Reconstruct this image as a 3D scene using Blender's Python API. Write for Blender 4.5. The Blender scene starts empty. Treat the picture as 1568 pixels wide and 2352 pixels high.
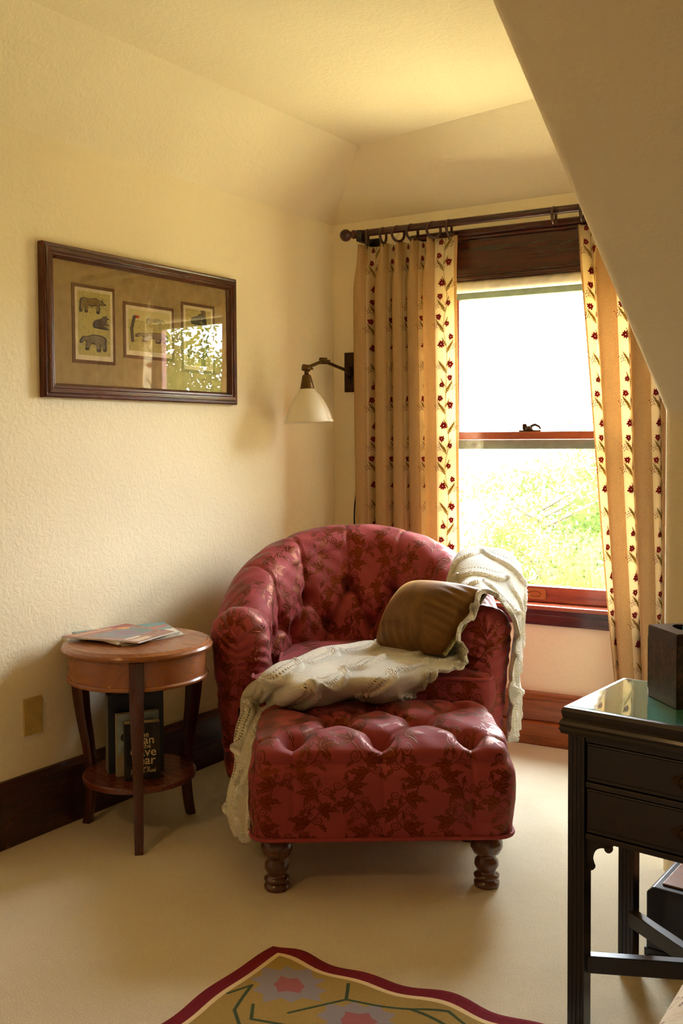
import bpy, bmesh, math, random
import numpy as np
from mathutils import Matrix, Vector
random.seed(7); RNG = np.random.default_rng(7)
SC = bpy.context.scene
COL = SC.collection
PI = math.pi

# ---------------------------------------------------------------- camera, world, sun, exposure
YAW, PITCH, ROLL, FPX, SHY = -.5914, .0386, -.0057, 2287., -76.6
EYE = np.array([0., 0., 1.2])
def _basis():
    cy, sy, cp, sp = math.cos(YAW), math.sin(YAW), math.cos(PITCH), math.sin(PITCH)
    w = np.array([sy*cp, cy*cp, -sp]); r = np.array([cy, -sy, 0.]); u = np.cross(r, w)
    cr, sr = math.cos(ROLL), math.sin(ROLL)
    return cr*r+sr*u, -sr*r+cr*u, w
CR, CU, CW = _basis()
def ray(x, y): return CW+CR*(x-784)/FPX-CU*(y-1176-SHY)/FPX
def at(x, y, ax, val):                       # pixel direction -> point on an axis plane of the room
    d = ray(x, y); return EYE+d*(val-EYE[ax])/d[ax]
def at_depth(x, y, dep): return EYE+ray(x, y)*dep

cam = bpy.data.cameras.new('camera'); cam_o = bpy.data.objects.new('camera', cam); COL.objects.link(cam_o)
cam.sensor_fit = 'HORIZONTAL'; cam.sensor_width = 24.; cam.lens = 24.*FPX/1568
cam.shift_y = SHY/1568.*1.0
cam.clip_start = .05; cam.clip_end = 500
M = Matrix(((CR[0], CU[0], -CW[0], EYE[0]), (CR[1], CU[1], -CW[1], EYE[1]), (CR[2], CU[2], -CW[2], EYE[2]), (0, 0, 0, 1)))
cam_o.matrix_world = M
SC.camera = cam_o

SC.view_settings.view_transform = 'Standard'
SC.view_settings.look = 'None'
SC.view_settings.gamma = 1.0
SC.view_settings.use_curve_mapping = False
SC.view_settings.exposure = 0.88
SC.cycles.use_denoising = True
SC.cycles.max_bounces = 14; SC.cycles.diffuse_bounces = 8; SC.cycles.transparent_max_bounces = 24
SC.cycles.sample_clamp_indirect = 0.0
SC.cycles.caustics_reflective = False; SC.cycles.caustics_refractive = False

SKY_STRENGTH = 30.0
SUN_STRENGTH = 10.0
FILL_GLOW = 30.0  # glow of the added fill lamp behind the camera
world = bpy.data.worlds.new('sky'); SC.world = world; world.use_nodes = True
wn = world.node_tree; wn.nodes.clear()
wo = wn.nodes.new('ShaderNodeOutputWorld'); wb = wn.nodes.new('ShaderNodeBackground')
wtc = wn.nodes.new('ShaderNodeTexCoord'); wsep = wn.nodes.new('ShaderNodeSeparateXYZ'); wr = wn.nodes.new('ShaderNodeValToRGB')
wn.links.new(wtc.outputs['Generated'], wsep.inputs[0]); wn.links.new(wsep.outputs['Z'], wr.inputs['Fac'])
wr.color_ramp.elements[0].position = 0.0; wr.color_ramp.elements[0].color = (1.0, 1.0, .98, 1)
wr.color_ramp.elements[1].position = .6; wr.color_ramp.elements[1].color = (.78, .89, 1.0, 1)
wn.links.new(wr.outputs['Color'], wb.inputs['Color']); wb.inputs['Strength'].default_value = SKY_STRENGTH
wn.links.new(wb.outputs[0], wo.inputs[0])

sun = bpy.data.lights.new('sun', 'SUN'); sun.energy = SUN_STRENGTH; sun.angle = .01; sun.color = (1, .95, .82)
sun_o = bpy.data.objects.new('sun', sun); COL.objects.link(sun_o)
sun_o.location = (-6, -8, 14)
sun_o.rotation_euler = Vector((.45, .62, -.64)).to_track_quat('-Z', 'Y').to_euler()

# window wall frame: local x runs along the wall from the corner, local y points outdoors
XA = -2.455
WB_ANG = .085
WB = Matrix.Translation((XA, 3.60, 0)) @ Matrix.Rotation(WB_ANG, 4, 'Z')
def wb(s, n, z): return WB @ Vector((s, -n, z))

pt = bpy.data.lights.new('window_portal', 'AREA'); pt.shape = 'RECTANGLE'; pt.size = .80; pt.size_y = 1.32
pt.cycles.is_portal = True
pt_o = bpy.data.objects.new('window_portal', pt); COL.objects.link(pt_o)
pt_o.matrix_world = WB @ Matrix.Translation((.892, .16, 1.20)) @ Matrix.Rotation(-PI/2, 4, 'X')

# ---------------------------------------------------------------- colour, material helpers
def lin(c):
    f = lambda v: v/12.92 if v <= .04045 else ((v+.055)/1.055)**2.4
    return (f(c[0]/255.), f(c[1]/255.), f(c[2]/255.), 1.)
class Mat:
    def __init__(s, name, base=(200, 200, 200), rough=.6, metal=0., spec=.5, sheen=0.):
        s.m = bpy.data.materials.new(name); s.m.use_nodes = True
        s.nt = s.m.node_tree; s.b = s.nt.nodes['Principled BSDF']; s.out = s.nt.nodes['Material Output']
        s.b.inputs['Base Color'].default_value = lin(base); s.b.inputs['Roughness'].default_value = rough
        s.b.inputs['Metallic'].default_value = metal; s.b.inputs['Specular IOR Level'].default_value = spec
        if sheen: s.b.inputs['Sheen Weight'].default_value = sheen; s.b.inputs['Sheen Roughness'].default_value = .4
    def n(s, t, **kw):
        x = s.nt.nodes.new('ShaderNode'+t)
        for k, v in kw.items():
            if k in x.inputs: x.inputs[k].default_value = v
            else: setattr(x, k, v)
        return x
    def l(s, a, b): s.nt.links.new(a, b)
    def coord(s, kind='Object', scale=(1, 1, 1), rot=(0, 0, 0)):
        tc = s.n('TexCoord'); mp = s.n('Mapping'); mp.inputs['Scale'].default_value = scale; mp.inputs['Rotation'].default_value = rot
        s.l(tc.outputs[kind], mp.inputs['Vector']); return mp.outputs[0]
    def noise(s, vec, scale=5., detail=4., rough=.55, dist=0.):
        x = s.n('TexNoise'); x.inputs['Scale'].default_value = scale; x.inputs['Detail'].default_value = detail
        x.inputs['Roughness'].default_value = rough; x.inputs['Distortion'].default_value = dist
        s.l(vec, x.inputs['Vector']); return x.outputs['Fac']
    def ramp(s, fac, stops):
        r = s.n('ValToRGB'); e = r.color_ramp.elements
        while len(e) < len(stops): e.new(.5)
        for el, (p, c) in zip(e, stops): el.position = p; el.color = c if len(c) == 4 else lin(c)
        s.l(fac, r.inputs['Fac']); return r.outputs['Color']
    def bump(s, h, strength=.3, dist=.01, prev=None):
        x = s.n('Bump'); x.inputs['Strength'].default_value = strength; x.inputs['Distance'].default_value = dist
        s.l(h, x.inputs['Height'])
        if prev is not None: s.l(prev, x.inputs['Normal'])
        s.l(x.outputs[0], s.b.inputs['Normal']); return x.outputs[0]
    def color(s, c): s.l(c, s.b.inputs['Base Color'])
    def mixc(s, fac, a, b):
        x = s.n('Mix', data_type='RGBA'); s.l(fac, x.inputs[0])
        for v, sock in ((a, x.inputs[6]), (b, x.inputs[7])):
            if isinstance(v, (tuple, list)): sock.default_value = v if len(v) == 4 else lin(v)
            else: s.l(v, sock)
        return x.outputs[2]

def plaster(name, base, size=1.0):
    m = Mat(name, base, .85, spec=.2)
    v = m.coord()
    c = m.ramp(m.noise(v, 1.3, 3), [(.3, tuple(int(x*.965) for x in base)), (.7, base)]); m.color(c)
    n1 = m.noise(v, 95*size, 3, .6, .6); n2 = m.noise(v, 38*size, 2, .5, 1.2)
    r = m.ramp(n2, [(.42, (0, 0, 0, 1)), (.58, (1, 1, 1, 1))])
    b1 = m.bump(n1, .22, .005); m.bump(r, .16, .004, b1)
    return m.m
def wood(name, dark, light, rough=.35, scale=1.0, axis='x', wear=None, coat=.0):
    m = Mat(name, light, rough)
    st = {'x': (1.2, 14, 14), 'y': (14, 1.2, 14), 'z': (14, 14, 1.2)}[axis]
    v = m.coord(scale=tuple(a*scale for a in st))
    g = m.noise(v, 3.0, 6, .65, .4)
    c = m.ramp(g, [(.28, dark), (.72, light)])
    if wear is not None:
        v2 = m.coord(scale=(9, 9, 9)); w = m.ramp(m.noise(v2, 2.2, 5, .7), [(.62, (0, 0, 0, 1)), (.72, (1, 1, 1, 1))])
        c = m.mixc(w, c, wear)
    m.color(c)
    r = m.ramp(g, [(.3, (rough*1.25,)*3+(1,)), (.7, (rough*.85,)*3+(1,))]); m.l(r, m.b.inputs['Roughness'])
    m.b.inputs['Coat Weight'].default_value = coat; m.b.inputs['Coat Roughness'].default_value = .12
    m.bump(g, .08, .002)
    return m.m
def plain(name, base, rough=.5, metal=0., spec=.5, grain=0.):
    m = Mat(name, base, rough, metal, spec)
    v = m.coord(); n = m.noise(v, 30, 4)
    m.color(m.ramp(n, [(.3, tuple(int(x*.88) for x in base)), (.7, base)]))
    if grain: m.bump(m.noise(v, 400, 2), grain, .002)
    return m.m
def pane_mat(name, tint=(1, 1, 1, 1), f0=.043):
    m = Mat(name); nt = m.nt
    tr = m.n('BsdfTransparent'); tr.inputs[0].default_value = tint
    gl = m.n('BsdfGlossy'); gl.inputs['Roughness'].default_value = .003
    lw = m.n('LayerWeight'); lw.inputs['Blend'].default_value = .5          # Schlick reflectance of one glass face
    pw = m.n('Math', operation='POWER'); m.l(lw.outputs['Facing'], pw.inputs[0]); pw.inputs[1].default_value = 5.
    ma = m.n('Math', operation='MULTIPLY_ADD'); m.l(pw.outputs[0], ma.inputs[0]); ma.inputs[1].default_value = 1-f0; ma.inputs[2].default_value = f0
    mx = m.n('MixShader'); m.l(ma.outputs[0], mx.inputs[0]); m.l(tr.outputs[0], mx.inputs[1]); m.l(gl.outputs[0], mx.inputs[2])
    m.l(mx.outputs[0], m.out.inputs['Surface']); return m.m

# ---------------------------------------------------------------- drawn patterns (flat print, weave) computed here
class Tex:
    def __init__(s, w, h, bg): s.w, s.h = w, h; s.a = np.ones((h, w, 4), np.float32); s.a[..., :3] = np.array(bg[:3], np.float32)/255.
    def _blend(s, x0, x1, y0, y1, m, col):
        if m.size == 0: return
        c = np.array(col[:3], np.float32)/255.
        s.a[y0:y1, x0:x1, :3] = s.a[y0:y1, x0:x1, :3]*(1-m[..., None])+c*m[..., None]
    def _box(s, p, pad):
        x0 = max(0, int(math.floor(p[:, 0].min()-pad))); x1 = min(s.w, int(math.ceil(p[:, 0].max()+pad))+1)
        y0 = max(0, int(math.floor(p[:, 1].min()-pad))); y1 = min(s.h, int(math.ceil(p[:, 1].max()+pad))+1)
        return x0, x1, y0, y1
    def poly(s, pts, col, alpha=1.):
        p = np.asarray(pts, float); x0, x1, y0, y1 = s._box(p, 1)
        if x1 <= x0 or y1 <= y0: return
        acc = 0
        for dx, dy in ((.25, .25), (.75, .25), (.25, .75), (.75, .75)):
            X, Y = np.meshgrid(np.arange(x0, x1)+dx, np.arange(y0, y1)+dy)
            ins = np.zeros(X.shape, bool); q = np.roll(p, -1, 0)
            for (ax, ay), (bx, by) in zip(p, q):
                if ay == by: continue
                ins ^= ((ay > Y) != (by > Y)) & (X < (bx-ax)*(Y-ay)/(by-ay)+ax)
            acc = acc+ins
        s._blend(x0, x1, y0, y1, (acc/4.*alpha).astype(np.float32), col)
    def stroke(s, pts, w, col, alpha=1., w2=None):
        p = np.asarray(pts, float); x0, x1, y0, y1 = s._box(p, w+1)
        if x1 <= x0 or y1 <= y0: return
        X, Y = np.meshgrid(np.arange(x0, x1)+.5, np.arange(y0, y1)+.5); d = np.full(X.shape, 1e9)
        n = len(p)-1
        for i in range(n):
            a, b = p[i], p[i+1]; ab = b-a; L = max(ab@ab, 1e-9)
            t = np.clip(((X-a[0])*ab[0]+(Y-a[1])*ab[1])/L, 0, 1)
            ww = w if w2 is None else w+(w2-w)*(i/max(n, 1))
            d = np.minimum(d, np.hypot(X-a[0]-t*ab[0], Y-a[1]-t*ab[1])-ww/2)
        s._blend(x0, x1, y0, y1, (np.clip(.5-d, 0, 1)*alpha).astype(np.float32), col)
    def disc(s, c, r, col, alpha=1., ry=None):
        t = np.linspace(0, 2*PI, 20, endpoint=False); ry = ry or r
        s.poly(np.c_[c[0]+r*np.cos(t), c[1]+ry*np.sin(t)], col, alpha)
    def rect(s, x0, y0, x1, y1, col, alpha=1.): s.poly([(x0, y0), (x1, y0), (x1, y1), (x0, y1)], col, alpha)
    def image(s, name, data=False, flip=False):
        im = bpy.data.images.new(name, s.w, s.h, alpha=True)
        if data: im.colorspace_settings.name = 'Non-Color'
        a = s.a[::-1] if flip else s.a
        im.pixels.foreach_set(np.ascontiguousarray(np.clip(a, 0, 1)).ravel()); im.update(); im.pack()
        return im
def soft_noise(h, w, cell):
    g = RNG.random((h//cell+2, w//cell+2)); y = np.arange(h)/cell; x = np.arange(w)/cell; yi = y.astype(int); xi = x.astype(int); fy = (y-yi)[:, None]; fx = (x-xi)[None]
    fy = fy*fy*(3-2*fy); fx = fx*fx*(3-2*fx); G = lambda a, b: g[np.ix_(yi+a, xi+b)]
    return (G(0, 0)*(1-fx)+G(0, 1)*fx)*(1-fy)+(G(1, 0)*(1-fx)+G(1, 1)*fx)*fy
def leaf_outline(base, ang, L, W, curl=.6, lobes=4, n=28):
    """pointed leaf with saw lobes along a curling midrib"""
    mid = [np.array(base, float)]; a = ang
    for i in range(n):
        a = ang+curl*(i/n); mid.append(mid[-1]+np.array([math.cos(a), math.sin(a)])*L/n)
    mid = np.array(mid); lt, rt = [], []
    for i, p in enumerate(mid):
        t = i/n; a = ang+curl*t; nx = np.array([-math.sin(a), math.cos(a)])
        w = W*math.sin(PI*min(1, t**.75))*(1-.25*t)
        f = (t*lobes) % 1.; g = ((t*lobes)+.4) % 1.
        lt.append(p+nx*w*(.45+.65*f)); rt.append(p-nx*w*(.45+.65*g))
    return np.array(lt+rt[::-1]), mid
def spiral(c, r, a0, turns=1.4, n=26, sgn=1):
    return [(c[0]+r*(1-.85*i/n)*math.cos(a0+sgn*turns*2*PI*i/n), c[1]+r*(1-.85*i/n)*math.sin(a0+sgn*turns*2*PI*i/n)) for i in range(n+1)]

def brocade_image():
    N = 960; T = Tex(N, N, (0, 0, 0))
    def wrapd(fn, pts, *a, **k):
        p = np.asarray(pts, float)
        for ox in (-N, 0, N):
            for oy in (-N, 0, N):
                q = p+np.array([ox, oy])
                if q[:, 0].max() < -4 or q[:, 0].min() > N+4 or q[:, 1].max() < -4 or q[:, 1].min() > N+4: continue
                fn(q, *a, **k)
    W = (255, 0, 0); V = (255, 255, 0)
    for k in range(3):
        cx = (k+.5)/3.; ph = k*2.1; am = .075
        vx = lambda y: cx+am*math.sin(2*PI*2*y+ph)
        ys = np.linspace(0, 1, 90); vine = np.array([(vx(y)*N, y*N) for y in ys]); wrapd(T.stroke, vine, 8.5, W)
        for j in range(8):
            y = (j+.37*k)/8.; x = vx(y); sd = 1 if (j+k) % 2 == 0 else -1; base = (x*N, y*N); a = PI/2-sd*(.85+.3*math.sin(j*2.1+k))
            for da, L, Wd in ((0, .150, .044), (sd*.8, .115, .036), (-sd*.85, .11, .034)):
                o, mid = leaf_outline(base, a+da, L*N, Wd*N, -sd*1.2, 4); wrapd(T.poly, o, W); wrapd(T.stroke, mid[2:-3], 2.6, V)
            c = ((x-sd*.082)*N, (y+.045)*N); wrapd(T.stroke, [base]+spiral(c, .040*N, (0 if sd < 0 else PI)+PI, 1.6, sgn=-sd), 8.5, W, w2=5.5)
            o, mid = leaf_outline((c[0]-sd*.01*N, c[1]-.036*N), PI/2+sd*2.0, .085*N, .024*N, sd*1.0, 3); wrapd(T.poly, o, W); wrapd(T.stroke, mid[2:-2], 2.4, V)
            c2 = ((x-sd*.028)*N, (y+.090)*N); wrapd(T.stroke, [base, ((x-sd*.008)*N, (y+.05)*N)]+spiral(c2, .022*N, PI/2, 1.4, sgn=sd), 5.5, W, w2=3.5)
            o, mid = leaf_outline((c2[0], c2[1]), PI/2-sd*.3, .07*N, .02*N, sd*.9, 3); wrapd(T.poly, o, W)
    return T.image('brocade weave', data=True)

def curtain_image():
    w, h = 420, 1260                      # one stripe repeat: .19 m x .57 m
    T = Tex(w, h, (238, 222, 186))
    T.rect(w*.27, 0, w*.73, h, (206, 174, 126))
    for x in (w*.27, w*.73):
        for y in range(0, h, 9): T.rect(x-2, y, x+2, y+5, (190, 142, 80))
    g = RNG.normal(0, 1, (h, w)); gx = g.copy(); k = 9
    gv = np.cumsum(np.pad(g, ((k, 0), (0, 0)), mode='wrap'), 0); gv = (gv[k:]-gv[:-k])/math.sqrt(k)
    T.a[:, int(w*.27):int(w*.73), :3] *= (1+.045*gv[:, int(w*.27):int(w*.73)])[..., None]
    T.a[..., :3] *= (1+.02*gx)[..., None]
    def wr(fn, pts, *a, **kk):
        p = np.asarray(pts, float)
        for ox in (-w, 0, w):
            for oy in (-h, 0, h):
                q = p+np.array([ox, oy])
                if q[:, 0].max() < 0 or q[:, 0].min() > w or q[:, 1].max() < 0 or q[:, 1].min() > h: continue
                fn(q, *a, **kk)
    def fl(c, r, rot):
        for i in range(8):
            a = rot+i*PI/4; t = np.linspace(0, 2*PI, 16, endpoint=False); rr = r*(1+.12*math.sin(i*2.3))
            px = c[0]+math.cos(a)*rr*.62; py = c[1]+math.sin(a)*rr*.62*.9; ex, ey = np.cos(t)*rr*.42, np.sin(t)*rr*.23
            wr(T.poly, np.c_[px+ex*math.cos(a)-ey*math.sin(a), py+ex*math.sin(a)+ey*math.cos(a)], (134, 36, 44))
        t = np.linspace(0, 2*PI, 14, endpoint=False)
        wr(T.poly, np.c_[c[0]+r*.36*np.cos(t), c[1]+r*.36*np.sin(t)], (116, 26, 36)); wr(T.poly, np.c_[c[0]+r*.15*np.cos(t), c[1]+r*.15*np.sin(t)], (235, 220, 180))
    ST = (140, 112, 62); LF = (168, 142, 84)
    ys = np.linspace(0, h, 80)
    def vx(y): return 16*math.sin(2*PI*y/h*2)+8*math.sin(2*PI*y/h*3)
    vine = np.array([(vx(y), y) for y in ys]); wr(T.stroke, vine, 3.0, ST); wr(T.stroke, vine+np.array([7, 4]), 2.0, ST)
    def feather(b, a, L, W_, cu):
        o, mid = leaf_outline(b, a, L, W_, cu, 6); wr(T.poly, o, LF, .7); wr(T.stroke, mid, 2.4, (112, 88, 44))
        for q in range(5, len(mid)-4, 3):
            for sg in (-1, 1):
                d_ = a+cu*q/len(mid)+sg*.7; wr(T.stroke, [mid[q], mid[q]+np.array([math.cos(d_), math.sin(d_)])*W_*.8], 1.4, (120, 96, 48))
    NF = 7
    for i in range(NF):
        y = i*h/NF; sd = 1 if i % 2 else -1; x = vx(y)
        feather((x, y), PI/2-sd*.50, 150, 22, -sd*.3); feather((x, y+30), PI/2-sd*1.0, 105, 18, sd*.35); feather((x, y+60), PI/2+sd*.75, 95, 15, -sd*.4)
        fy = y+78; fx = x-sd*(40+20*((i*7) % 3)/2.)
        wr(T.stroke, [(x, y), (x-sd*18, y+40), (fx, fy)], 2.2, ST); fl((fx, fy), 36 if i % 3 else 27, i)
        if i % 3 != 1: wr(T.stroke, [(x, y+70), (x+sd*40, y+130)], 2., ST); fl((x+sd*52, y+140), 30, i*.7)
        dx, dy = x+sd*84, y+60
        wr(T.stroke, [(x, y+10), (x+sd*50, y+34), (dx, dy-16)], 1.8, ST)
        for j in range(10):
            a = j*2.4; r = 7+3.0*j; t = np.linspace(0, 2*PI, 8, endpoint=False)
            wr(T.poly, np.c_[dx+r*math.cos(a)+4.4*np.cos(t), dy+r*math.sin(a)+4.4*np.sin(t)], (100, 36, 34))
    return T.image('striped floral linen')

def knit_image():
    """height of a fan-and-ridge knit in red, eyelet holes in green; tile .15 x .22 m, two offset rows of fans"""
    w, h = 480, 704
    X, Y = np.meshgrid((np.arange(w)+.5)/w, (np.arange(h)+.5)/h)
    H = np.zeros((h, w)); G = np.zeros((h, w))
    for row in (0, 1):
        x = (X+.5*row) % 1.; y = (Y*2-row) % 2.
        y = np.where(y > 1.5, y-2, y)                         # this row's fan spans about 0..1.2
        r = knit_ridge(x, y); inside = (y > knit_curve(x)-.02) & (y < knit_curve((x+.5) % 1)+1.0)
        cx, cy = .5, 1.35
        an = np.arctan2((x-cx)*.75, cy-y); rad = np.hypot((x-cx)*.75, cy-y)
        cols = an*26; fr = np.abs((cols % 1)-.5)*2
        st = np.abs(np.sin(PI*(rad*17+.55*(1-fr)*1.)))*(.45+.55*(1-np.abs(fr-.5)*1.2))
        H = np.where(inside, .38*st, H)
        dy = y-knit_curve(x)
        hole = np.zeros_like(H)
        for d0 in (.17, .33):
            hole = np.maximum(hole, np.exp(-((dy-d0)/.05)**2)*np.clip(1.5-fr*2.2, 0, 1)*(np.abs(x-.5) < .40))
        G = np.maximum(G, np.where(inside, hole, 0))
        H = np.maximum(H, .95*r*(.75+.25*np.sin(2*PI*(X+Y*.6)*46)))
    T = Tex(w, h, (0, 0, 0)); T.a[..., 0] = np.clip(H-.5*G, 0, 1); T.a[..., 1] = np.clip((G-.55)*4, 0, 1)
    return T.image('fan knit', data=True)
def knit_curve(x): return .42*np.clip(np.abs(2*x-1)*1.06, 0, 1)**5
def knit_ridge(x, y):
    d = y-knit_curve(x); sl = 1+1.6*np.abs(2*x-1)**6
    return np.exp(-(d/(.040*sl))**2)
def knit_height(a, b):                       # same ridges as real relief, metres of fabric
    x0 = (a/.165) % 1.; y0 = (b/.23) % 1.; r = 0
    for row in (0, 1):
        x = (x0+.5*row) % 1.; y = (y0*2-row) % 2.; y = np.where(y > 1.5, y-2, y); r = np.maximum(r, knit_ridge(x, y))
    return r

def tex_node(m, im, uv_scale=(1, 1), interp='Linear', rot=0):
    v = m.coord('UV', (uv_scale[0], uv_scale[1], 1), (0, 0, rot)); t = m.n('TexImage'); t.image = im; t.interpolation = interp
    m.l(v, t.inputs['Vector']); return t
BRO = brocade_image()
def fabric_mat():
    m = Mat('red leaf brocade', (150, 60, 62), .62, spec=.25, sheen=.10)
    t = tex_node(m, BRO, (1/.38, 1/.38)); sp = m.n('SeparateColor'); m.l(t.outputs[0], sp.inputs[0])
    n = m.noise(m.coord('UV'), 4, 3)
    g = m.ramp(n, [(.3, (136, 50, 50)), (.7, (156, 67, 65))])
    c = m.mixc(sp.outputs[0], g, (82, 22, 9)); c = m.mixc(sp.outputs[1], c, (146, 64, 28)); m.color(c)
    ro = m.n('MapRange'); m.l(sp.outputs[0], ro.inputs['Value']); ro.inputs['To Min'].default_value = .68; ro.inputs['To Max'].default_value = .42; m.l(ro.outputs[0], m.b.inputs['Roughness'])
    sl = m.n('MapRange'); m.l(sp.outputs[0], sl.inputs['Value']); sl.inputs['To Min'].default_value = .2; sl.inputs['To Max'].default_value = 1.0; m.l(sl.outputs[0], m.b.inputs['Specular IOR Level'])
    tn = m.mixc(sp.outputs[0], (255, 255, 255), (255, 138, 66)); m.l(tn, m.b.inputs['Specular Tint'])
    fine = m.n('TexWave'); fine.inputs['Scale'].default_value = 420; m.l(m.coord('UV', (1, .35, 1)), fine.inputs['Vector'])
    b = m.bump(fine.outputs['Fac'], .08, .001); m.bump(t.outputs[0], .5, .0022, b)
    return m.m
MB_FAB = fabric_mat()
def knit_mat():
    m = Mat('cream wool knit', (232, 222, 196), .9, spec=.15, sheen=.5)
    im = knit_image(); t = tex_node(m, im, (1/.165, 1/.23)); sp = m.n('SeparateColor'); m.l(t.outputs[0], sp.inputs[0])
    c = m.ramp(sp.outputs[0], [(0., (224, 214, 188)), (.6, (246, 241, 226))]); m.color(c)
    n = m.noise(m.coord(), 900, 2); b = m.bump(n, .15, .002); m.bump(sp.outputs[0], 1.0, .008, b)
    tr = m.n('BsdfTransparent'); mx = m.n('MixShader'); m.l(sp.outputs[1], mx.inputs[0]); m.l(m.b.outputs[0], mx.inputs[1]); m.l(tr.outputs[0], mx.inputs[2])
    m.l(mx.outputs[0], m.out.inputs['Surface']); return m.m
def curtain_mat():
    m = Mat('striped linen curtain'); t = tex_node(m, curtain_image(), (1, 1/.57))
    d = m.n('BsdfDiffuse'); tl = m.n('BsdfTranslucent'); mx = m.n('MixShader'); mx.inputs[0].default_value = .42
    m.l(t.outputs[0], d.inputs[0]); m.l(t.outputs[0], tl.inputs[0])
    w = m.n('TexWave'); w.inputs['Scale'].default_value = 150; w.inputs['Distortion'].default_value = 3; m.l(m.coord('UV', (.19, 0.02, 1)), w.inputs['Vector'])
    bp = m.n('Bump'); bp.inputs['Strength'].default_value = .15; bp.inputs['Distance'].default_value = .001; m.l(w.outputs['Fac'], bp.inputs['Height']); m.l(bp.outputs[0], d.inputs['Normal'])
    m.l(d.outputs[0], mx.inputs[1]); m.l(tl.outputs[0], mx.inputs[2]); m.l(mx.outputs[0], m.out.inputs['Surface']); return m.m

# ---------------------------------------------------------------- mesh helpers
class MB:
    def __init__(s): s.v = []; s.f = []; s.uv = {}
    def add(s, vs, fs, uvs=None):
        o = len(s.v); s.v += [tuple(map(float, p)) for p in vs]
        for i, f in enumerate(fs):
            s.f.append(tuple(o+k for k in f))
            if uvs is not None: s.uv[len(s.f)-1] = [uvs[k] for k in f]
        return s
    def box(s, x0, x1, y0, y1, z0, z1):
        return s.add([(x0, y0, z0), (x1, y0, z0), (x1, y1, z0), (x0, y1, z0), (x0, y0, z1), (x1, y0, z1), (x1, y1, z1), (x0, y1, z1)],
                     [(0, 3, 2, 1), (4, 5, 6, 7), (0, 1, 5, 4), (1, 2, 6, 5), (2, 3, 7, 6), (3, 0, 4, 7)])
    def hexa(s, p8): return s.add(p8, [(0, 3, 2, 1), (4, 5, 6, 7), (0, 1, 5, 4), (1, 2, 6, 5), (2, 3, 7, 6), (3, 0, 4, 7)])
    def lathe(s, prof, c=(0, 0, 0), n=32, M=None, cap=True):
        vs = []
        for r, z in prof:
            for i in range(n):
                a = 2*PI*i/n; p = Vector((r*math.cos(a), r*math.sin(a), z))
                if M is not None: p = M @ p
                vs.append((p[0]+c[0], p[1]+c[1], p[2]+c[2]))
        fs = [(j*n+i, j*n+(i+1) % n, (j+1)*n+(i+1) % n, (j+1)*n+i) for j in range(len(prof)-1) for i in range(n)]
        if cap: fs += [tuple(range(n))[::-1], tuple((len(prof)-1)*n+i for i in range(n))]
        return s.add(vs, fs)
    def tube(s, pts, r, n=10, closed=False, cap=True):
        P = [Vector(p) for p in pts]; m = len(P); rr = r if hasattr(r, '__len__') else [r]*m
        vs = []; up = None
        for i in range(m):
            a = P[(i-1) % m] if (closed or i > 0) else P[i]; b = P[(i+1) % m] if (closed or i < m-1) else P[i]
            t = (b-a).normalized()
            if up is None: up = t.orthogonal().normalized()
            up = (up-t*up.dot(t)); up = up.normalized() if up.length > 1e-6 else t.orthogonal().normalized()
            q = t.cross(up)
            for k in range(n):
                an = 2*PI*k/n; vs.append(P[i]+(up*math.cos(an)+q*math.sin(an))*rr[i])
        fs = [(j*n+k, j*n+(k+1) % n, ((j+1) % m)*n+(k+1) % n, ((j+1) % m)*n+k) for j in range(m if closed else m-1) for k in range(n)]
        if cap and not closed: fs += [tuple(range(n))[::-1], tuple((m-1)*n+k for k in range(n))]
        return s.add(vs, fs)
    def grid(s, P, UV=None, closed_u=False):
        h, w = P.shape[:2]; o = len(s.v); s.v += [tuple(map(float, p)) for p in P.reshape(-1, 3)]
        W = w if closed_u else w-1
        for j in range(h-1):
            for i in range(W):
                k = (i+1) % w; idx = (j*w+i, j*w+k, (j+1)*w+k, (j+1)*w+i)
                s.f.append(tuple(o+q for q in idx))
                if UV is not None:
                    F = UV.reshape(-1, 2); s.uv[len(s.f)-1] = [tuple(F[q]) for q in idx]
        return s
    def prism(s, poly, d, M=None):             # 2D outline (x,z) extruded along y by d
        n = len(poly); vs = [(x, 0, z) for x, z in poly]+[(x, d, z) for x, z in poly]
        if M is not None: vs = [tuple(M @ Vector(v)) for v in vs]
        return s.add(vs, [tuple(range(n)), tuple(range(2*n-1, n-1, -1))]+[(i, i+n, (i+1) % n+n, (i+1) % n) for i in range(n)])
    def build(s, name, mat, parent=None, smooth=False, bevel=0., split=None, M=None, seg=2):
        me = bpy.data.meshes.new(name); me.from_pydata(s.v, [], s.f)
        if s.uv:
            l = me.uv_layers.new(name='UVMap'); arr = np.zeros((len(me.loops), 2), np.float32)
            for p in me.polygons:
                u = s.uv.get(p.index)
                if u is not None:
                    for k, li in enumerate(p.loop_indices): arr[li] = u[k]
            l.data.foreach_set('uv', arr.ravel())
        if smooth: me.polygons.foreach_set('use_smooth', [True]*len(me.polygons))
        me.validate(); me.update()
        bm = bmesh.new(); bm.from_mesh(me)
        if not s.uv: bmesh.ops.recalc_face_normals(bm, faces=bm.faces)
        bm.to_mesh(me); bm.free()
        o = bpy.data.objects.new(name, me); COL.objects.link(o)
        if mat is not None: me.materials.append(mat)
        if M is not None: o.matrix_world = M
        if parent is not None: o.parent = parent
        if bevel: b = o.modifiers.new('bevel', 'BEVEL'); b.width = bevel; b.segments = seg; b.limit_method = 'ANGLE'; b.angle_limit = .6
        if split: e = o.modifiers.new('split', 'EDGE_SPLIT'); e.split_angle = split
        return o
def tag(o, label=None, cat=None, group=None, kind=None):
    if label: o['label'] = label
    if cat: o['category'] = cat
    if group: o['group'] = group
    if kind: o['kind'] = kind
    return o
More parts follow.
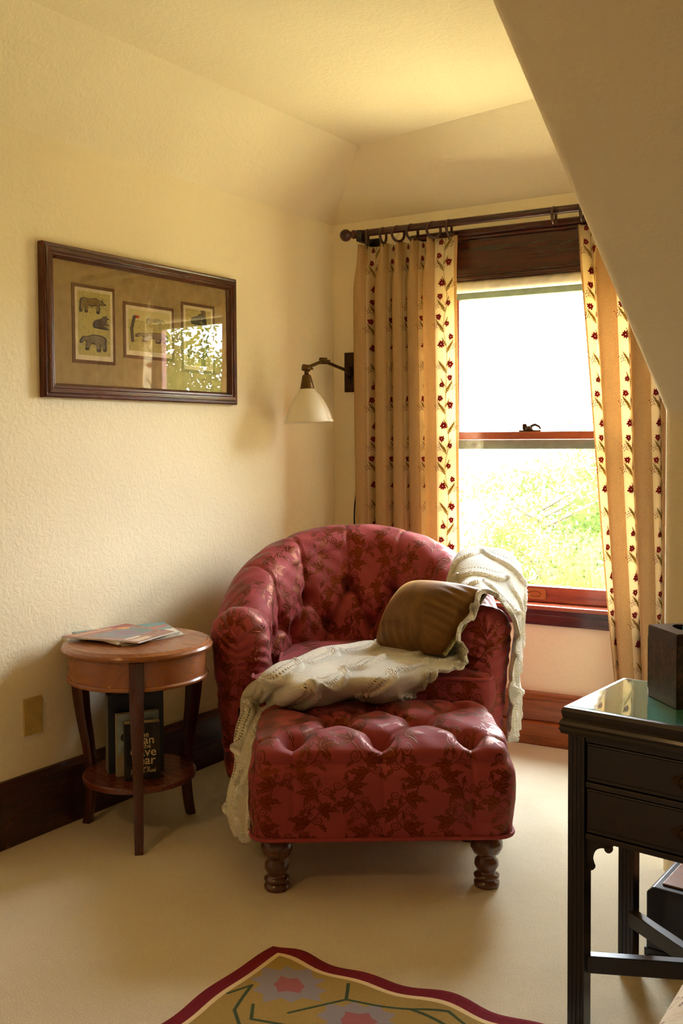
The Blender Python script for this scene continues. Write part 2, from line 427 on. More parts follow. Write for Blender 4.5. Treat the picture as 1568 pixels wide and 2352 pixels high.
def thing(name, label=None, cat=None, loc=(0, 0, 0), rz=0., group=None, kind=None, M=None):
    o = bpy.data.objects.new(name, None); COL.objects.link(o); o.empty_display_size = .1
    if M is not None: o.matrix_world = M
    else: o.location = loc; o.rotation_euler = (0, 0, rz)
    return tag(o, label, cat, group, kind)
def copy_tree(o, parent=None):
    c = o.copy(); COL.objects.link(c); c.parent = parent
    for ch in list(o.children): copy_tree(ch, c)
    return c
def smooth_path(pts, n):                       # Catmull-Rom through control points
    P = np.asarray(pts, float); m = len(P); Q = np.vstack([2*P[0]-P[1], P, 2*P[-1]-P[-2]]); out = []
    for x in np.linspace(0, m-1, n):
        i = min(int(x), m-2); t = x-i; a, b, c, d = Q[i:i+4]
        out.append(.5*((2*b)+(-a+c)*t+(2*a-5*b+4*c-d)*t*t+(-a+3*b-3*c+d)*t**3))
    return np.array(out)

# ---------------------------------------------------------------- materials
M_WALL = plaster('cream plaster', (247, 236, 206))
M_CEIL = plaster('cream ceiling plaster', (247, 236, 206))
def carpet():
    m = Mat('beige carpet', (196, 174, 128), .95, spec=.1, sheen=.3)
    v = m.coord(); n = m.noise(v, 2.2, 5, .6); f = m.noise(v, 260, 3, .7)
    c = m.ramp(n, [(.3, (224, 210, 176)), (.7, (238, 226, 198))]); c2 = m.mixc(m.ramp(f, [(.35, (0, 0, 0, 1)), (.75, (.5, .5, .5, 1))]), c, (190, 166, 120)); m.color(c2)
    b = m.bump(f, .7, .008); m.bump(m.noise(v, 30, 3), .15, .01, b); return m.m
M_CARPET = carpet()
M_TRIM = wood('red mahogany trim', (36, 12, 9), (84, 32, 22), .22, 1.0, 'x', coat=.3)
M_TRIMZ = wood('red mahogany upright trim', (36, 12, 9), (84, 32, 22), .22, 1.0, 'z', coat=.3)
M_BASE = wood('worn baseboard wood', (30, 12, 8), (72, 32, 18), .28, 1.0, 'y', wear=(104, 56, 30), coat=.2)
M_BASEB = wood('worn orange baseboard wood', (104, 52, 24), (168, 96, 50), .30, 1.0, 'x', wear=(186, 112, 60), coat=.15)
M_SASH = wood('mahogany sash lit orange', (104, 42, 26), (164, 82, 50), .25, 1.0, 'x', coat=.3)  # grazing window light put into the colour: paler, more orange than the trim
M_DARK = wood('near black mahogany', (10, 4, 4), (24, 10, 8), .36, 1.0, 'x', wear=(38, 18, 12), coat=.1)
M_DARKZ = wood('near black mahogany upright', (10, 4, 4), (24, 10, 8), .36, 1.0, 'z', wear=(38, 18, 12), coat=.1)
M_TABLE = wood('cherry table wood', (126, 74, 38), (166, 102, 58), .26, 2.2, 'x', coat=.2)
M_TABLEZ = wood('dark cherry legs', (44, 18, 10), (88, 38, 20), .28, 1.0, 'z', coat=.2)
M_TABSH = wood('cherry shelf wood', (80, 34, 18), (110, 52, 28), .26, 2.2, 'x', coat=.2)
M_LEG = wood('turned walnut leg', (52, 26, 12), (112, 64, 34), .25, 1.4, 'z', wear=(60, 30, 16), coat=.4)
M_ROD = wood('dark walnut rod', (36, 14, 10), (74, 32, 24), .32, 1.0, 'x', coat=.2)
M_FRAME = wood('walnut picture frame', (40, 14, 8), (104, 48, 24), .28, 1.4, 'y', coat=.3)
M_FRAMEZ = wood('walnut picture frame upright', (40, 14, 8), (104, 48, 24), .28, 1.4, 'z', coat=.3)
M_BRASS = Mat('aged brass', (96, 72, 38), .38, .85).m
M_BRONZE = Mat('dark bronze', (58, 40, 22), .42, .8).m
M_BLACK = plain('black iron', (22, 18, 16), .45)
M_PANE = pane_mat('window glass')
M_PICG = pane_mat('picture glass')
M_KNIT = knit_mat()
M_CURT = curtain_mat()
M_PLATE = plain('almond plastic', (206, 178, 104), .4)
M_CORD = plain('black rubber', (16, 14, 14), .5)

# ---------------------------------------------------------------- the room
CZ = 2.38; XC = -.786; YK = 2.75; ZK = 1.268; YS = 1.03; XR = 3.4; YR = -3.2
LH = .99                                      # slope run
floor = MB().add([(XA-.15, YR-.05, 0), (XR+.05, YR-.05, 0), (XR+.05, 3.95, 0), (XA-.15, 3.95, 0)], [(0, 1, 2, 3)]).build('floor', M_CARPET)
tag(floor, 'beige cut pile carpet covering the room', kind='structure')
def yb(x): return 3.60+(x-XA)*math.tan(WB_ANG)
wl = MB().add([(XA, YR, 0), (XA, 3.62, 0), (XA, 3.62, 2.24), (XA, YR, 2.24)], [(0, 1, 2, 3)]).build('wall_left', M_WALL)
tag(wl, 'cream textured plaster wall with the framed print', kind='structure')
S0, S1, WZ0, WZ1 = .50, 1.285, .545, 1.85       # window opening
ww = MB()
for a, b, c, d in ((-.02, S0, 0, 2.25), (S1, 1.72, 0, 2.25), (S0, S1, 0, WZ0), (S0, S1, WZ1, 2.25)):
    ww.add([(a, 0, c), (b, 0, c), (b, 0, d), (a, 0, d)], [(0, 1, 2, 3)])
for a, b, c, d in ((S0, S0, WZ0, WZ1), (S1, S1, WZ0, WZ1)): ww.add([(a, 0, c), (a, .14, c), (a, .14, d), (a, 0, d)], [(0, 1, 2, 3)])
for z in (WZ0, WZ1): ww.add([(S0, 0, z), (S1, 0, z), (S1, .14, z), (S0, .14, z)], [(0, 1, 2, 3)])
tag(ww.build('wall_window', M_WALL, M=WB), 'cream plaster wall around the sash window', kind='structure')
XU = -2.195; yh = 3.395; yu = lambda x: yh-(x-XU)*.14
# coved slopes and flat ceiling
P0 = (XA, yb(XA), 2.13); PH = (XU, yh, CZ)
ce = MB()
def ruled(a, b, c, d, n=14):                  # ruled plaster patch, lower edge run on a little behind the wall
    a, b, c, d = (np.array(q, float) for q in (a, b, c, d)); g = np.linspace(0, 1, n)
    return np.array([[(1-t)*((1-u)*a+u*b)+t*((1-u)*d+u*c) for u in g] for t in [-.08]+list(g)])
ce.grid(ruled((XA, YR, 2.12), P0, PH, (XU, YR, CZ)))
ce.grid(ruled(P0, (XC+.03, yb(XC+.03), 2.148), (XC+.03, yu(XC+.03), CZ), PH))
ce.add([(XU, YR, CZ), PH, (XC+.03, yu(XC+.03), CZ), (XC+.03, YS, CZ), (XR, YS, CZ), (XR, YR, CZ)], [(0, 1, 2, 3, 4, 5)])
tag(ce.build('ceiling', M_CEIL, smooth=True, split=.15), 'cream plaster ceiling with coved slopes', kind='structure')
# dormer cheek, knee wall and sloped ceiling share a soft plaster corner
dm = MB()
dm.add([(XC, YS, CZ), (XC, YK, ZK), (XC, YK, 0), (XC, yb(XC), 0), (XC, yb(XC), 2.15), (XC, yu(XC), CZ), (XR, YK, ZK), (XR, YK, 0), (XR, YS, CZ)],
       [(0, 5, 4, 3, 2, 1), (1, 2, 7, 6), (0, 1, 6, 8)])
d_o = dm.build('wall_dormer', M_WALL, bevel=.022, smooth=False, seg=5)
tag(d_o, 'cream plaster slope and knee wall beside the dormer', kind='structure')
tag(MB().add([(XR, YR, 0), (XR, YK, 0), (XR, YK, CZ), (XR, YR, CZ)], [(0, 1, 2, 3)]).build('wall_right', M_WALL), 'cream plaster side wall', kind='structure')
tag(MB().add([(XA, YR, 0), (XR, YR, 0), (XR, YR, CZ), (XA, YR, CZ)], [(0, 1, 2, 3)]).build('wall_rear', M_WALL), 'cream plaster rear wall', kind='structure')
# exterior skin so daylight only enters by the window
# baseboards
bb = thing('baseboard_left', 'tall worn mahogany baseboard along the left wall', kind='structure')
MB().box(XA-.001, XA+.020, YR, 3.595, 0, .168).build('board', M_BASE, bb, bevel=.002)
pr = [(XA, .168), (XA+.026, .168), (XA+.026, .180), (XA+.018, .187), (XA+.010, .196), (XA, .198)]
MB().prism(pr, 3.595-YR, Matrix.Translation((0, YR, 0))).build('cap_moulding', wood('dark cap wood', (30, 14, 8), (70, 34, 20), .35, 1, 'y'), bb)
b2 = thing('baseboard_window', 'orange worn wooden baseboard with ledge under the window', kind='structure', M=WB)
MB().box(.02, 1.68, -.022, .0, .09, .175).build('board', M_BASEB, b2, bevel=.002)
MB().box(.02, 1.68, -.028, .0, .175, .192).build('cap_moulding', M_BASEB, b2, bevel=.003)
MB().box(.02, 1.68, -.034, .0, .192, .203).build('cap_bead', M_BASEB, b2, bevel=.004)
MB().box(.02, 1.68, -.052, .0, .0, .088).build('ledge_board', M_BASEB, b2, bevel=.006)

# ---------------------------------------------------------------- window
win = thing('window_1', 'double hung mahogany sash window with roller blind', kind='structure', M=WB)
hd = MB().box(.405, 1.38, -.022, 0, 1.85, 2.0).build('head_casing', M_TRIM, win, bevel=.002)
MB().box(.395, 1.39, -.034, 0, 2.0, 2.012).build('moulding', M_TRIM, hd, bevel=.003)
MB().box(.385, 1.40, -.048, 0, 2.012, 2.04).build('moulding', M_TRIM, hd, bevel=.008)
MB().box(.405, 1.38, -.030, 0, 1.853, 1.866).build('moulding', M_TRIM, hd, bevel=.003)
MB().box(.405, 1.38, -.036, 0, 1.838, 1.853).build('moulding', M_TRIM, hd, bevel=.004)
MB().box(.405, .505, -.022, 0, .556, 1.84).build('side_casing', M_TRIMZ, win, bevel=.003)
MB().box(1.28, 1.38, -.022, 0, .556, 1.84).build('side_casing', M_TRIMZ, win, bevel=.003)
MB().box(.375, 1.41, -.058, .05, .535, .553).build('stool', M_SASH, win, bevel=.006)
ap = MB().box(.40, 1.385, -.022, 0, .470, .535).build('apron', M_TRIM, win, bevel=.003)
MB().box(.40, 1.385, -.028, 0, .508, .535).build('moulding', M_TRIM, ap, bevel=.004)
for a, b in ((S0, S0+.018), (S1-.018, S1)): MB().box(a, b, 0, .13, .55, 1.85).build('jamb', M_TRIMZ, win)
MB().box(S0, S1, 0, .13, 1.835, 1.85).build('jamb', M_TRIM, win)
MB().box(S0, S1, .03, .2, .53, .551).build('outer_sill', plain('grey sill paint', (150, 160, 150), .6), win, bevel=.004)
ls = thing('lower_sash'); ls.parent = win
MB().box(.518, 1.267, .022, .056, .553, .617).build('bottom_rail', M_SASH, ls, bevel=.004)
MB().box(.518, 1.267, .022, .056, 1.199, 1.231).build('meeting_rail', M_SASH, ls, bevel=.004)
for a, b in ((.518, .562), (1.223, 1.267)): MB().box(a, b, .022, .056, .617, 1.199).build('stile', M_SASH, ls, bevel=.003)
MB().box(.56, 1.225, .038, .041, .61, 1.205).build('pane', M_PANE, ls)
us = thing('upper_sash'); us.parent = win
M_OUT = plain('weathered green grey paint', (128, 140, 126), .7)
MB().box(.518, 1.267, .060, .094, 1.160, 1.199).build('meeting_rail', M_OUT, us, bevel=.003)
MB().box(.518, 1.267, .060, .094, 1.775, 1.835).build('top_rail', M_OUT, us, bevel=.003)
for a, b in ((.518, .562), (1.223, 1.267)): MB().box(a, b, .060, .094, 1.199, 1.775).build('stile', M_SASH, us, bevel=.003)
MB().box(.56, 1.225, .076, .079, 1.19, 1.78).build('pane', M_PANE, us)
sx = .875
lk = MB().box(sx-.045, sx+.045, .026, .052, 1.231, 1.236).build('sash_lock', M_BRONZE, win, bevel=.001)
MB().lathe([(.016, 0), (.017, .004), (.013, .016), (.006, .018)], (sx-.005, .038, 1.236), 16).build('cam', M_BRONZE, lk, True)
MB().tube([(sx-.005, .038, 1.25), (sx+.02, .036, 1.258), (sx+.038, .03, 1.250), (sx+.044, .028, 1.24)], [.006, .006, .005, .004]).build('lever', M_BRONZE, lk, True)
MB().box(sx-.032, sx-.014, .03, .045, 1.236, 1.262).build('keeper', M_BRONZE, lk, bevel=.004)
hp = MB()
n = 28; pts = []
for i in range(n):
    a = 2*PI*i/n; pts.append((math.copysign(abs(math.cos(a))**.35, math.cos(a))*.046, math.copysign(abs(math.sin(a))**.35, math.sin(a))*.021))
ring = [(.90+x, .022, .586+z) for x, z in pts]; inn = [(.90+x*.62*math.cos(0), .016, .586+z*.55) for x, z in pts]
t = np.linspace(0, 2*PI, n, endpoint=False); ell = [(.90+.027*math.cos(a), .0165, .586+.0125*math.sin(a)) for a in t]; deep = [(.90+.022*math.cos(a), .021, .586+.009*math.sin(a)) for a in t]
hp.add([(x, .0222, z) for x, y, z in ring]+[(x, .017, z) for x, y, z in ring]+ell+deep, [(j*n+i, j*n+(i+1) % n, (j+1)*n+(i+1) % n, (j+1)*n+i) for j in range(3) for i in range(n)]+[tuple(3*n+i for i in range(n))])
hp.build('sash_lift', Mat('worn brass', (150, 116, 66), .35, .7).m, win, True, split=.7)
M_BLIND = plain('white blind cloth', (240, 234, 216), .8)
rb = thing('roller_blind', 'rolled up white roller blind under the window head', 'blind', M=WB)
Mx = Matrix.Rotation(PI/2, 4, 'Y')
MB().lathe([(.024, 0), (.024, .735)], (.525, -.002, 1.816), 24, Mx).build('roll', M_BLIND, rb, True, split=.6)
MB().box(.525, 1.26, .0205, .0225, 1.797, 1.816).build('hem_bar', M_BLIND, rb)
for s_ in (.519, 1.2605): MB().box(s_, s_+.006, -.016, .012, 1.80, 1.835).build('bracket', M_BRONZE, rb)

# ---------------------------------------------------------------- curtain rod, rings, curtains
RZ, RN = 2.056, .108
rod = thing('curtain_rod', 'dark walnut curtain rod with ball finial above the window', 'curtain rod', M=WB)
MB().lathe([(.0145, 0), (.0145, 1.49)], (.165, -RN, RZ), 24, Mx).build('pole', M_ROD, rod, True, split=.6)
fin = [(.002, 0), (.013, .003), (.022, .011), (.026, .022), (.024, .034), (.016, .044), (.011, .048), (.011, .052), (.016, .056), (.019, .062), (.017, .069), (.0145, .074)]
MB().lathe(fin, (.098, -RN, RZ), 28, Mx).build('finial', M_ROD, rod, True)
bk = MB(); bk.box(.182, .207, -RN-.022, -.004, RZ-.035, RZ-.012).box(.182, .207, -RN-.023, -RN-.015, RZ-.03, RZ+.012).box(.165, .235, -.016, 0, RZ-.075, RZ-.005)
bk.build('bracket', M_BLACK, rod, bevel=.004)
rgs = [.224, .297, .365, .428, .522, .588]
def make_ring(s_, rot, label, group):
    o = thing('curtain_ring', label, 'curtain ring', M=WB @ Matrix.Translation((s_, -RN, RZ-.019)) @ Matrix.Rotation(rot, 4, 'Z'), group=group)
    t = np.linspace(0, 2*PI, 28, endpoint=False)
    MB().tube([(0, .030*math.sin(a), .030*math.cos(a)) for a in t], .0055, 10, True).build('hoop', M_ROD, o, True)
    MB().tube([(0, 0, -.034), (0, .003, -.040), (0, 0, -.046), (0, -.003, -.041), (0, 0, -.036)], .0015, 6).build('eyelet', M_BRONZE, o, True)
    return o
for s_, r_ in zip(rgs, (.35, .02, -.55, -.45, -.75, .05)):
    make_ring(s_, r_, 'dark wooden curtain ring on the rod above the wide floral curtain beside the lamp', 'rings of the curtain beside the lamp')
make_ring(1.013, .05, 'lone dark wooden curtain ring on the bare middle stretch of rod', 'ring over the window')
make_ring(1.12, .05, 'dark wooden curtain ring half hidden beside the sloping wall', 'ring by the slope')

def curtain(name, label, table_top, table_bot, q0, q1, ztop, zbot, amp, n0, nq=230, nz=110, flat_from=99, wob=0.):
    qs = np.linspace(q0, q1, nq); zs = np.linspace(0, 1, nz)
    tq = [a for a, _ in table_top]; st = np.interp(qs, tq, [b for _, b in table_top]); sb = np.interp(qs, tq, [b for _, b in table_bot])
    k = np.ones(9)/9.; pad = lambda a: np.convolve(np.pad(a, 4, mode='reflect', reflect_type='odd'), k, 'valid'); st = pad(st); sb = pad(sb)
    P = np.zeros((nz, nq, 3)); UV = np.zeros((nz, nq, 2))
    for j, tz in enumerate(zs):
        top = math.exp(-(tz*(ztop-zbot)/.10)**2)
        c = .5-.5*np.cos(2*PI*qs)                          # 1 on the ridge
        shp = (1-(1-c)**1.7)*(1-top)+c**4*top
        a = amp*(1-.25*top)*(1+.25*math.sin(3.1*tz+1))*np.where(qs > flat_from, .12, 1.)
        if flat_from < 90:
            f = np.clip((qs-flat_from+.25)/.3, 0, 1); a = amp*(1-.88*f)*(1-.25*top)
        pin = top*.35*np.sin(2*PI*qs)/(2*PI)*.6              # gathers the pleat
        s = st+(sb-st)*tz+(-.068*(.68*(1-top)-.35*top)*np.sin(2*PI*qs)/(2*PI)*1.0)*(1-np.clip((qs-flat_from+.3)/.3, 0, 1))
        s = s+wob*np.sin(6*tz+qs*1.3)*.006*tz
        n = n0-.012*top+a*(shp-.5)+.006*np.sin(5*tz+qs*2.0)*tz
        # little triple folds inside each pleat head
        n = n+top*.010*np.where(c > .45, np.abs(np.sin(2*PI*qs*3)), 0)
        z = ztop-(ztop-zbot)*tz-.006*top*(1-c)
        P[j, :, 0] = s; P[j, :, 1] = -n; P[j, :, 2] = z
        UV[j, :, 0] = qs; UV[j, :, 1] = z
    o = MB().grid(P, UV).build(name, M_CURT, M=WB, smooth=True)
    sd = o.modifiers.new('thick', 'SOLIDIFY'); sd.thickness = .0012
    return tag(o, label, 'curtain')
TT = [(.15, .158), (.5, .186), (1.0, .238), (1.5, .292), (2., .328), (2.5, .362), (3, .395), (3.5, .428), (4, .463), (4.5, .497), (4.75, .52), (5.34, .614)]
TB = [(.15, .172), (.5, .196), (1.0, .235), (1.5, .290), (2., .33), (2.5, .378), (3, .415), (3.5, .450), (4, .485), (4.5, .518), (4.75, .537), (5.34, .640)]
curtain('floral_curtain', 'wide floral striped curtain gathered between the wall lamp and the window', TT, TB, .15, 5.34, 2.012, .06, .074, .095, flat_from=4.75)
T2 = [(.70, 1.098), (1.0, 1.135), (1.5, 1.20), (2.0, 1.262), (2.5, 1.325), (3, 1.39), (3.5, 1.45), (4, 1.51), (4.5, 1.57), (4.9, 1.62)]
T2b = [(.70, 1.262), (1.0, 1.275), (1.5, 1.30), (2.0, 1.345), (2.5, 1.38), (3, 1.41), (3.5, 1.44), (4, 1.49), (4.5, 1.55), (4.9, 1.62)]
curtain('floral_curtain', 'floral striped curtain between the window and the sloping plaster wall', T2, T2b, .70, 4.9, 2.005, .06, .072, .100, wob=1.)

# ---------------------------------------------------------------- chair (its own frame: x right, y back, faces the room)
CH_ANG = math.atan2(.574, .818)
CH = Matrix.Translation((-1.383, 2.243, 0)) @ Matrix.Rotation(CH_ANG, 4, 'Z')
CHI = CH.inverted()
def chp(px, py, v):                            # pixel on the plane y=v of the chair frame -> chair coords
    d = CHI.to_3x3() @ Vector(ray(px, py)); o = CHI @ Vector(EYE); t = (v-o[1])/d[1]; return np.array(o+d*t)
def chz(px, py, z):
    d = CHI.to_3x3() @ Vector(ray(px, py)); o = CHI @ Vector(EYE); t = (z-o[2])/d[2]; return np.array(o+d*t)
def seg_d(A, H, a, b):
    ax, ay = a; bx, by = b; L = (bx-ax)**2+(by-ay)**2
    t = np.clip(((A-ax)*(bx-ax)+(H-ay)*(by-ay))/max(L, 1e-9), 0, 1)
    return np.hypot(A-ax-t*(bx-ax), H-ay-t*(by-ay))
def turned_leg(h, r, name, parent, x, y):
    pf = [(.72, 0), (.78, .02), (.80, .08), (.60, .115), (.58, .13), (.76, .15), (.80, .20), (.62, .235), (.52, .26), (.62, .30), (.76, .38), (.72, .46), (.56, .52), (.54, .55), (.82, .60), (1.0, .70), (.99, .80), (.80, .90), (.66, .94), (.66, 1.0)]
    return MB().lathe([(r*a, h*b) for a, b in pf], (x, y, 0), 28).build(name, M_LEG, parent, True)

arm = thing('tufted_armchair', 'deep buttoned red leaf brocade tub armchair in the corner', 'armchair', M=CH)
V0, VA = .475, .70; RU, RV = .385, .385          # arm front, where arms start to curve, plan half axes
na, nb = 40, 200
path = []                                        # (u, v, nu, nv, arc, phi)
for v in V0+(VA-V0)*np.linspace(0, 1, na, endpoint=False)**2.0: path.append((-RU, v, -1, 0, 0, 0., v))
for f in np.linspace(0, PI, nb):
    u, v = -RU*math.cos(f), VA+RV*math.sin(f); nu, nv = -math.cos(f)/RU, math.sin(f)/RV; L = math.hypot(nu, nv); path.append((u, v, nu/L, nv/L, 0, f, v))
for v in V0+(VA-V0)*np.linspace(1, 0, na+1)[1:]**2.0: path.append((RU, v, 1, 0, 0, PI, v))
path = np.array(path); arc = np.concatenate([[0], np.cumsum(np.hypot(np.diff(path[:, 0]), np.diff(path[:, 1])))]); Ltot = arc[-1]
A0 = arc-Ltot/2-.0
nsec = 170
P = np.zeros((nsec, len(path), 3)); UV = np.zeros((nsec, len(path), 2)); NRM = np.zeros_like(P)
HH = np.zeros((nsec, len(path)))
for i, (u, v, nu, nv, _, f, vv) in enumerate(path):
    sf = math.sin(f); T = .645+.232*sf**.95
    fr = min(arc[i], Ltot-arc[i])                # distance from the arm's front end
    T += .028*math.exp(-((fr-.03)/.09)**2)
    k = math.sqrt(max(0., 1-max(0., 1-fr/.075)**2))
    R = .082+.006*math.exp(-(fr/.12)**2)
    lean = lambda z: .115*sf*max(0, (z-.38))/.5
    cz = T-R
    sec = []
    zin = np.linspace(.36, cz, 70)
    for z in zin:
        bul = .016*math.sin(PI*(z-.36)/(cz-.36))
        sec.append((-R-bul*(.4+.6*sf)+lean(z)-.025*sf, z))
    o0 = sec[-1][0]; o1 = o0+2*R+.012
    for a in np.linspace(0, PI, 51)[1:]:
        sec.append(((o0+o1)/2-math.cos(a)*(o1-o0)/2, cz+R*math.sin(a)))
    for z in np.linspace(cz, .135, 51)[1:]:
        tt = (cz-z)/(cz-.135); sec.append((o1-.045*tt-.02*sf*tt, z))
    sec = np.array(sec)[:nsec]; c0 = .5*(o0+o1)
    ds = np.concatenate([[0], np.cumsum(np.hypot(np.diff(sec[:, 0]), np.diff(sec[:, 1])))])
    o_ = c0+(sec[:, 0]-c0)*k; z_ = sec[:, 1]-np.clip((sec[:, 1]-(cz-.1))/(R+.1), 0, 1)*R*(1-k)*.9
    P[:, i, 0] = u+nu*o_; P[:, i, 1] = v+nv*o_; P[:, i, 2] = z_
    P[:, i, 1] += (0 if fr > .07 else 0)
    UV[:, i, 0] = arc[i]; UV[:, i, 1] = ds
    HH[:, i] = ds
du = np.gradient(P, axis=1); dv = np.gradient(P, axis=0); NRM = np.cross(du, dv); NRM /= np.maximum(np.linalg.norm(NRM, axis=2, keepdims=True), 1e-9)
mid = P[35, len(path)//2]; sgn = 1 if NRM[35, len(path)//2][1] < 0 else -1; NRM *= sgn
AA = np.repeat(A0[None, :], nsec, 0)
h1, h2 = .335, .175
SP = .195; OFF = -.03
disp = np.zeros(AA.shape); btn = []
topH = HH[69+25].mean()
prot = np.clip(1.25-np.abs(AA)/.62, 0, 1)
for kx in range(-4, 5):
    a1 = OFF+kx*SP
    col = np.argmin(np.abs(A0-a1)); hs = float(np.clip((HH[69, col]-.06)/.42, .45, 1)); b1 = h1*hs
    up = HH[69+40, col]
    if abs(a1) < .72:
        d = seg_d(AA, HH, (a1, b1), (a1, up)); fd = np.clip(1-(HH-b1)/(HH[69+20, col]-b1)*.85, .12, 1); disp -= (.004+.008*fd)*np.exp(-(d/.005)**2)+.012*fd*np.exp(-(d/.028)**2)
        r = np.hypot(AA-a1, HH-b1); disp -= .034*np.exp(-(r/.026)**2); btn.append((a1, b1))
        for sg in (-.5, .5):
            a2 = a1+sg*SP
            if abs(a2) < .62:
                d = seg_d(AA, HH, (a1, b1), (a2, h2*hs)); disp -= .011*np.exp(-(d/.0065)**2)+.009*np.exp(-(d/.026)**2)
for kx in range(-3, 3):
    a2 = OFF+(kx+.5)*SP
    if abs(a2) < .56:
        r = np.hypot(AA-a2, HH-h2); disp -= .032*np.exp(-(r/.026)**2); btn.append((a2, h2))
        d = seg_d(AA, HH, (a2, h2), (a2, 0.)); disp -= .010*np.exp(-(d/.007)**2)+.008*np.exp(-(d/.026)**2)
# ruching across the outer arm fronts
FR = np.minimum(arc, Ltot-arc)[None, :]
disp += .0022*np.exp(-(FR/.11)**2)*np.sin(HH*2*PI/.050+3.2*np.sin(HH*19+AA*11)+8*FR/.1)*np.clip((HH-.06)/.1, 0, 1)
disp += .002*np.sin(AA*60+HH*23)*np.sin(HH*71)
disp += .014*prot*np.clip(1-np.abs(HH-.27)/.40, 0, 1)
P2 = P+NRM*disp[..., None]+np.array([-.030, 0, 0])
cut = int(np.argmax(arc > .085)); capUV = np.stack([P2[..., 0]*1.1+.2, P2[..., 2]], -1); nP = len(path)
body = MB().grid(P2[:, cut:nP-cut], UV[:, cut:nP-cut]).grid(P2[:, :cut+1], capUV[:, :cut+1]).grid(P2[:, nP-cut-1:], capUV[:, nP-cut-1:]).build('tub_back', MB_FAB, arm, smooth=True)
wd = body.modifiers.new('weld', 'WELD'); wd.merge_threshold = .0008
for a1, b1 in btn:
    c = np.argmin(np.abs(A0-a1)); j = np.argmin(np.abs(HH[:90, c]-b1)); p = P2[j, c]+NRM[j, c]*.003
    q = Vector(NRM[j, c]).to_track_quat('Z', 'Y').to_matrix().to_4x4()
    MB().lathe([(.001, .005), (.006, .0045), (.010, .002), (.0115, -.001), (.010, -.004)], tuple(p), 14, q).build('button', MB_FAB, arm, True)

def tcushion_outline(hw, hi, v0, vt, v1, r=.05):
    pts = [(-hw, v0), (hw, v0), (hw, vt), (hi, vt+.02), (hi, v1), (-hi, v1), (-hi, vt+.02), (-hw, vt)]
    out = []
    for i in range(len(pts)):
        p0, p, p1 = (np.array(pts[j % len(pts)], float) for j in (i-1, i, i+1))
        rr = min(r, .45*np.linalg.norm(p-p0), .45*np.linalg.norm(p1-p))
        a = p+(p0-p)/np.linalg.norm(p0-p)*rr; b = p+(p1-p)/np.linalg.norm(p1-p)*rr
        for t in np.linspace(0, 1, 9): out.append((1-t)**2*a+2*t*(1-t)*p+t*t*b)
    out = np.array(out); d = np.concatenate([[0], np.cumsum(np.linalg.norm(np.diff(np.vstack([out, out[:1]]), axis=0), axis=1))])
    q = np.linspace(0, d[-1], 241)[:-1]; oc = np.vstack([out, out[:1]])
    return np.c_[np.interp(q, d, oc[:, 0]), np.interp(q, d, oc[:, 1])], q
ol, per = tcushion_outline(.372, .295, .405, .53, 1.02)
cen = np.array([0, .66]); n = len(ol)
rows = []; uvr = []
zb, zt = .345, .462
front = np.clip((.55-ol[:, 1])/.15, 0, 1)
nrm = ol-np.array([0, .62]); nrm /= np.linalg.norm(nrm, axis=1)[:, None]
for t in (.0, .4, .75, 1.0): rows.append((ol-cen)*(.0+.96*t)+cen); 
ringsP = []; ringsU = []
for t in (.02, .5, .97): ringsP.append(np.c_[(ol-cen)*t+cen, np.full(n, zb-.006*(1-t))]); ringsU.append(np.c_[ringsP[-1][:, 0], ringsP[-1][:, 1]])
for t in np.linspace(0, 1, 9):
    b = .016*math.sin(PI*t); ringsP.append(np.c_[ol+nrm*b, np.full(n, zb+(zt-zb)*t+.004*np.sin(per*23)*t)]); ringsU.append(np.c_[per, np.full(n, zt-zb)*t+.7])
for t in np.linspace(.985, .02, 14): ringsP.append(np.c_[(ol-cen)*t+cen, np.full(n, zt+.030*(1-t**3))]); ringsU.append(np.c_[ringsP[-1][:, 0], ringsP[-1][:, 1]])
cush = MB().grid(np.array(ringsP), np.array(ringsU), closed_u=True).build('seat_cushion', MB_FAB, arm, smooth=True)
for z in (zb+.002, zt): MB().tube([(p[0]+m_[0]*.003, p[1]+m_[1]*.003, z+.003*math.sin(q*23)*(z > .4)) for p, m_, q in zip(ol[::2], nrm[::2], per[::2])], .0055, 8, True).build('piping', MB_FAB, cush, True)
# seat base under the cushion, with front rail
bs = MB(); nb2 = 60; rings = []
for z, g in ((.125, -.012), (.14, 0), (.33, 0), (.345, -.02)):
    t = np.linspace(0, 2*PI, nb2, endpoint=False); rings.append(np.c_[np.sign(np.cos(t))*np.abs(np.cos(t))**.35*(.36+g), .735+np.sign(np.sin(t))*np.abs(np.sin(t))**.35*(.285+g), np.full(nb2, z)])
R_ = np.array(rings); bs.grid(R_, np.stack([np.repeat(np.linspace(0, 2, nb2)[None], 4, 0), R_[..., 2]], -1), closed_u=True).build('seat_base', MB_FAB, arm, smooth=True)
for x, y in ((-.30, .52), (.30, .52), (-.24, 1.0), (.24, 1.0)): turned_leg(.128, .036, 'leg', arm, x, y)

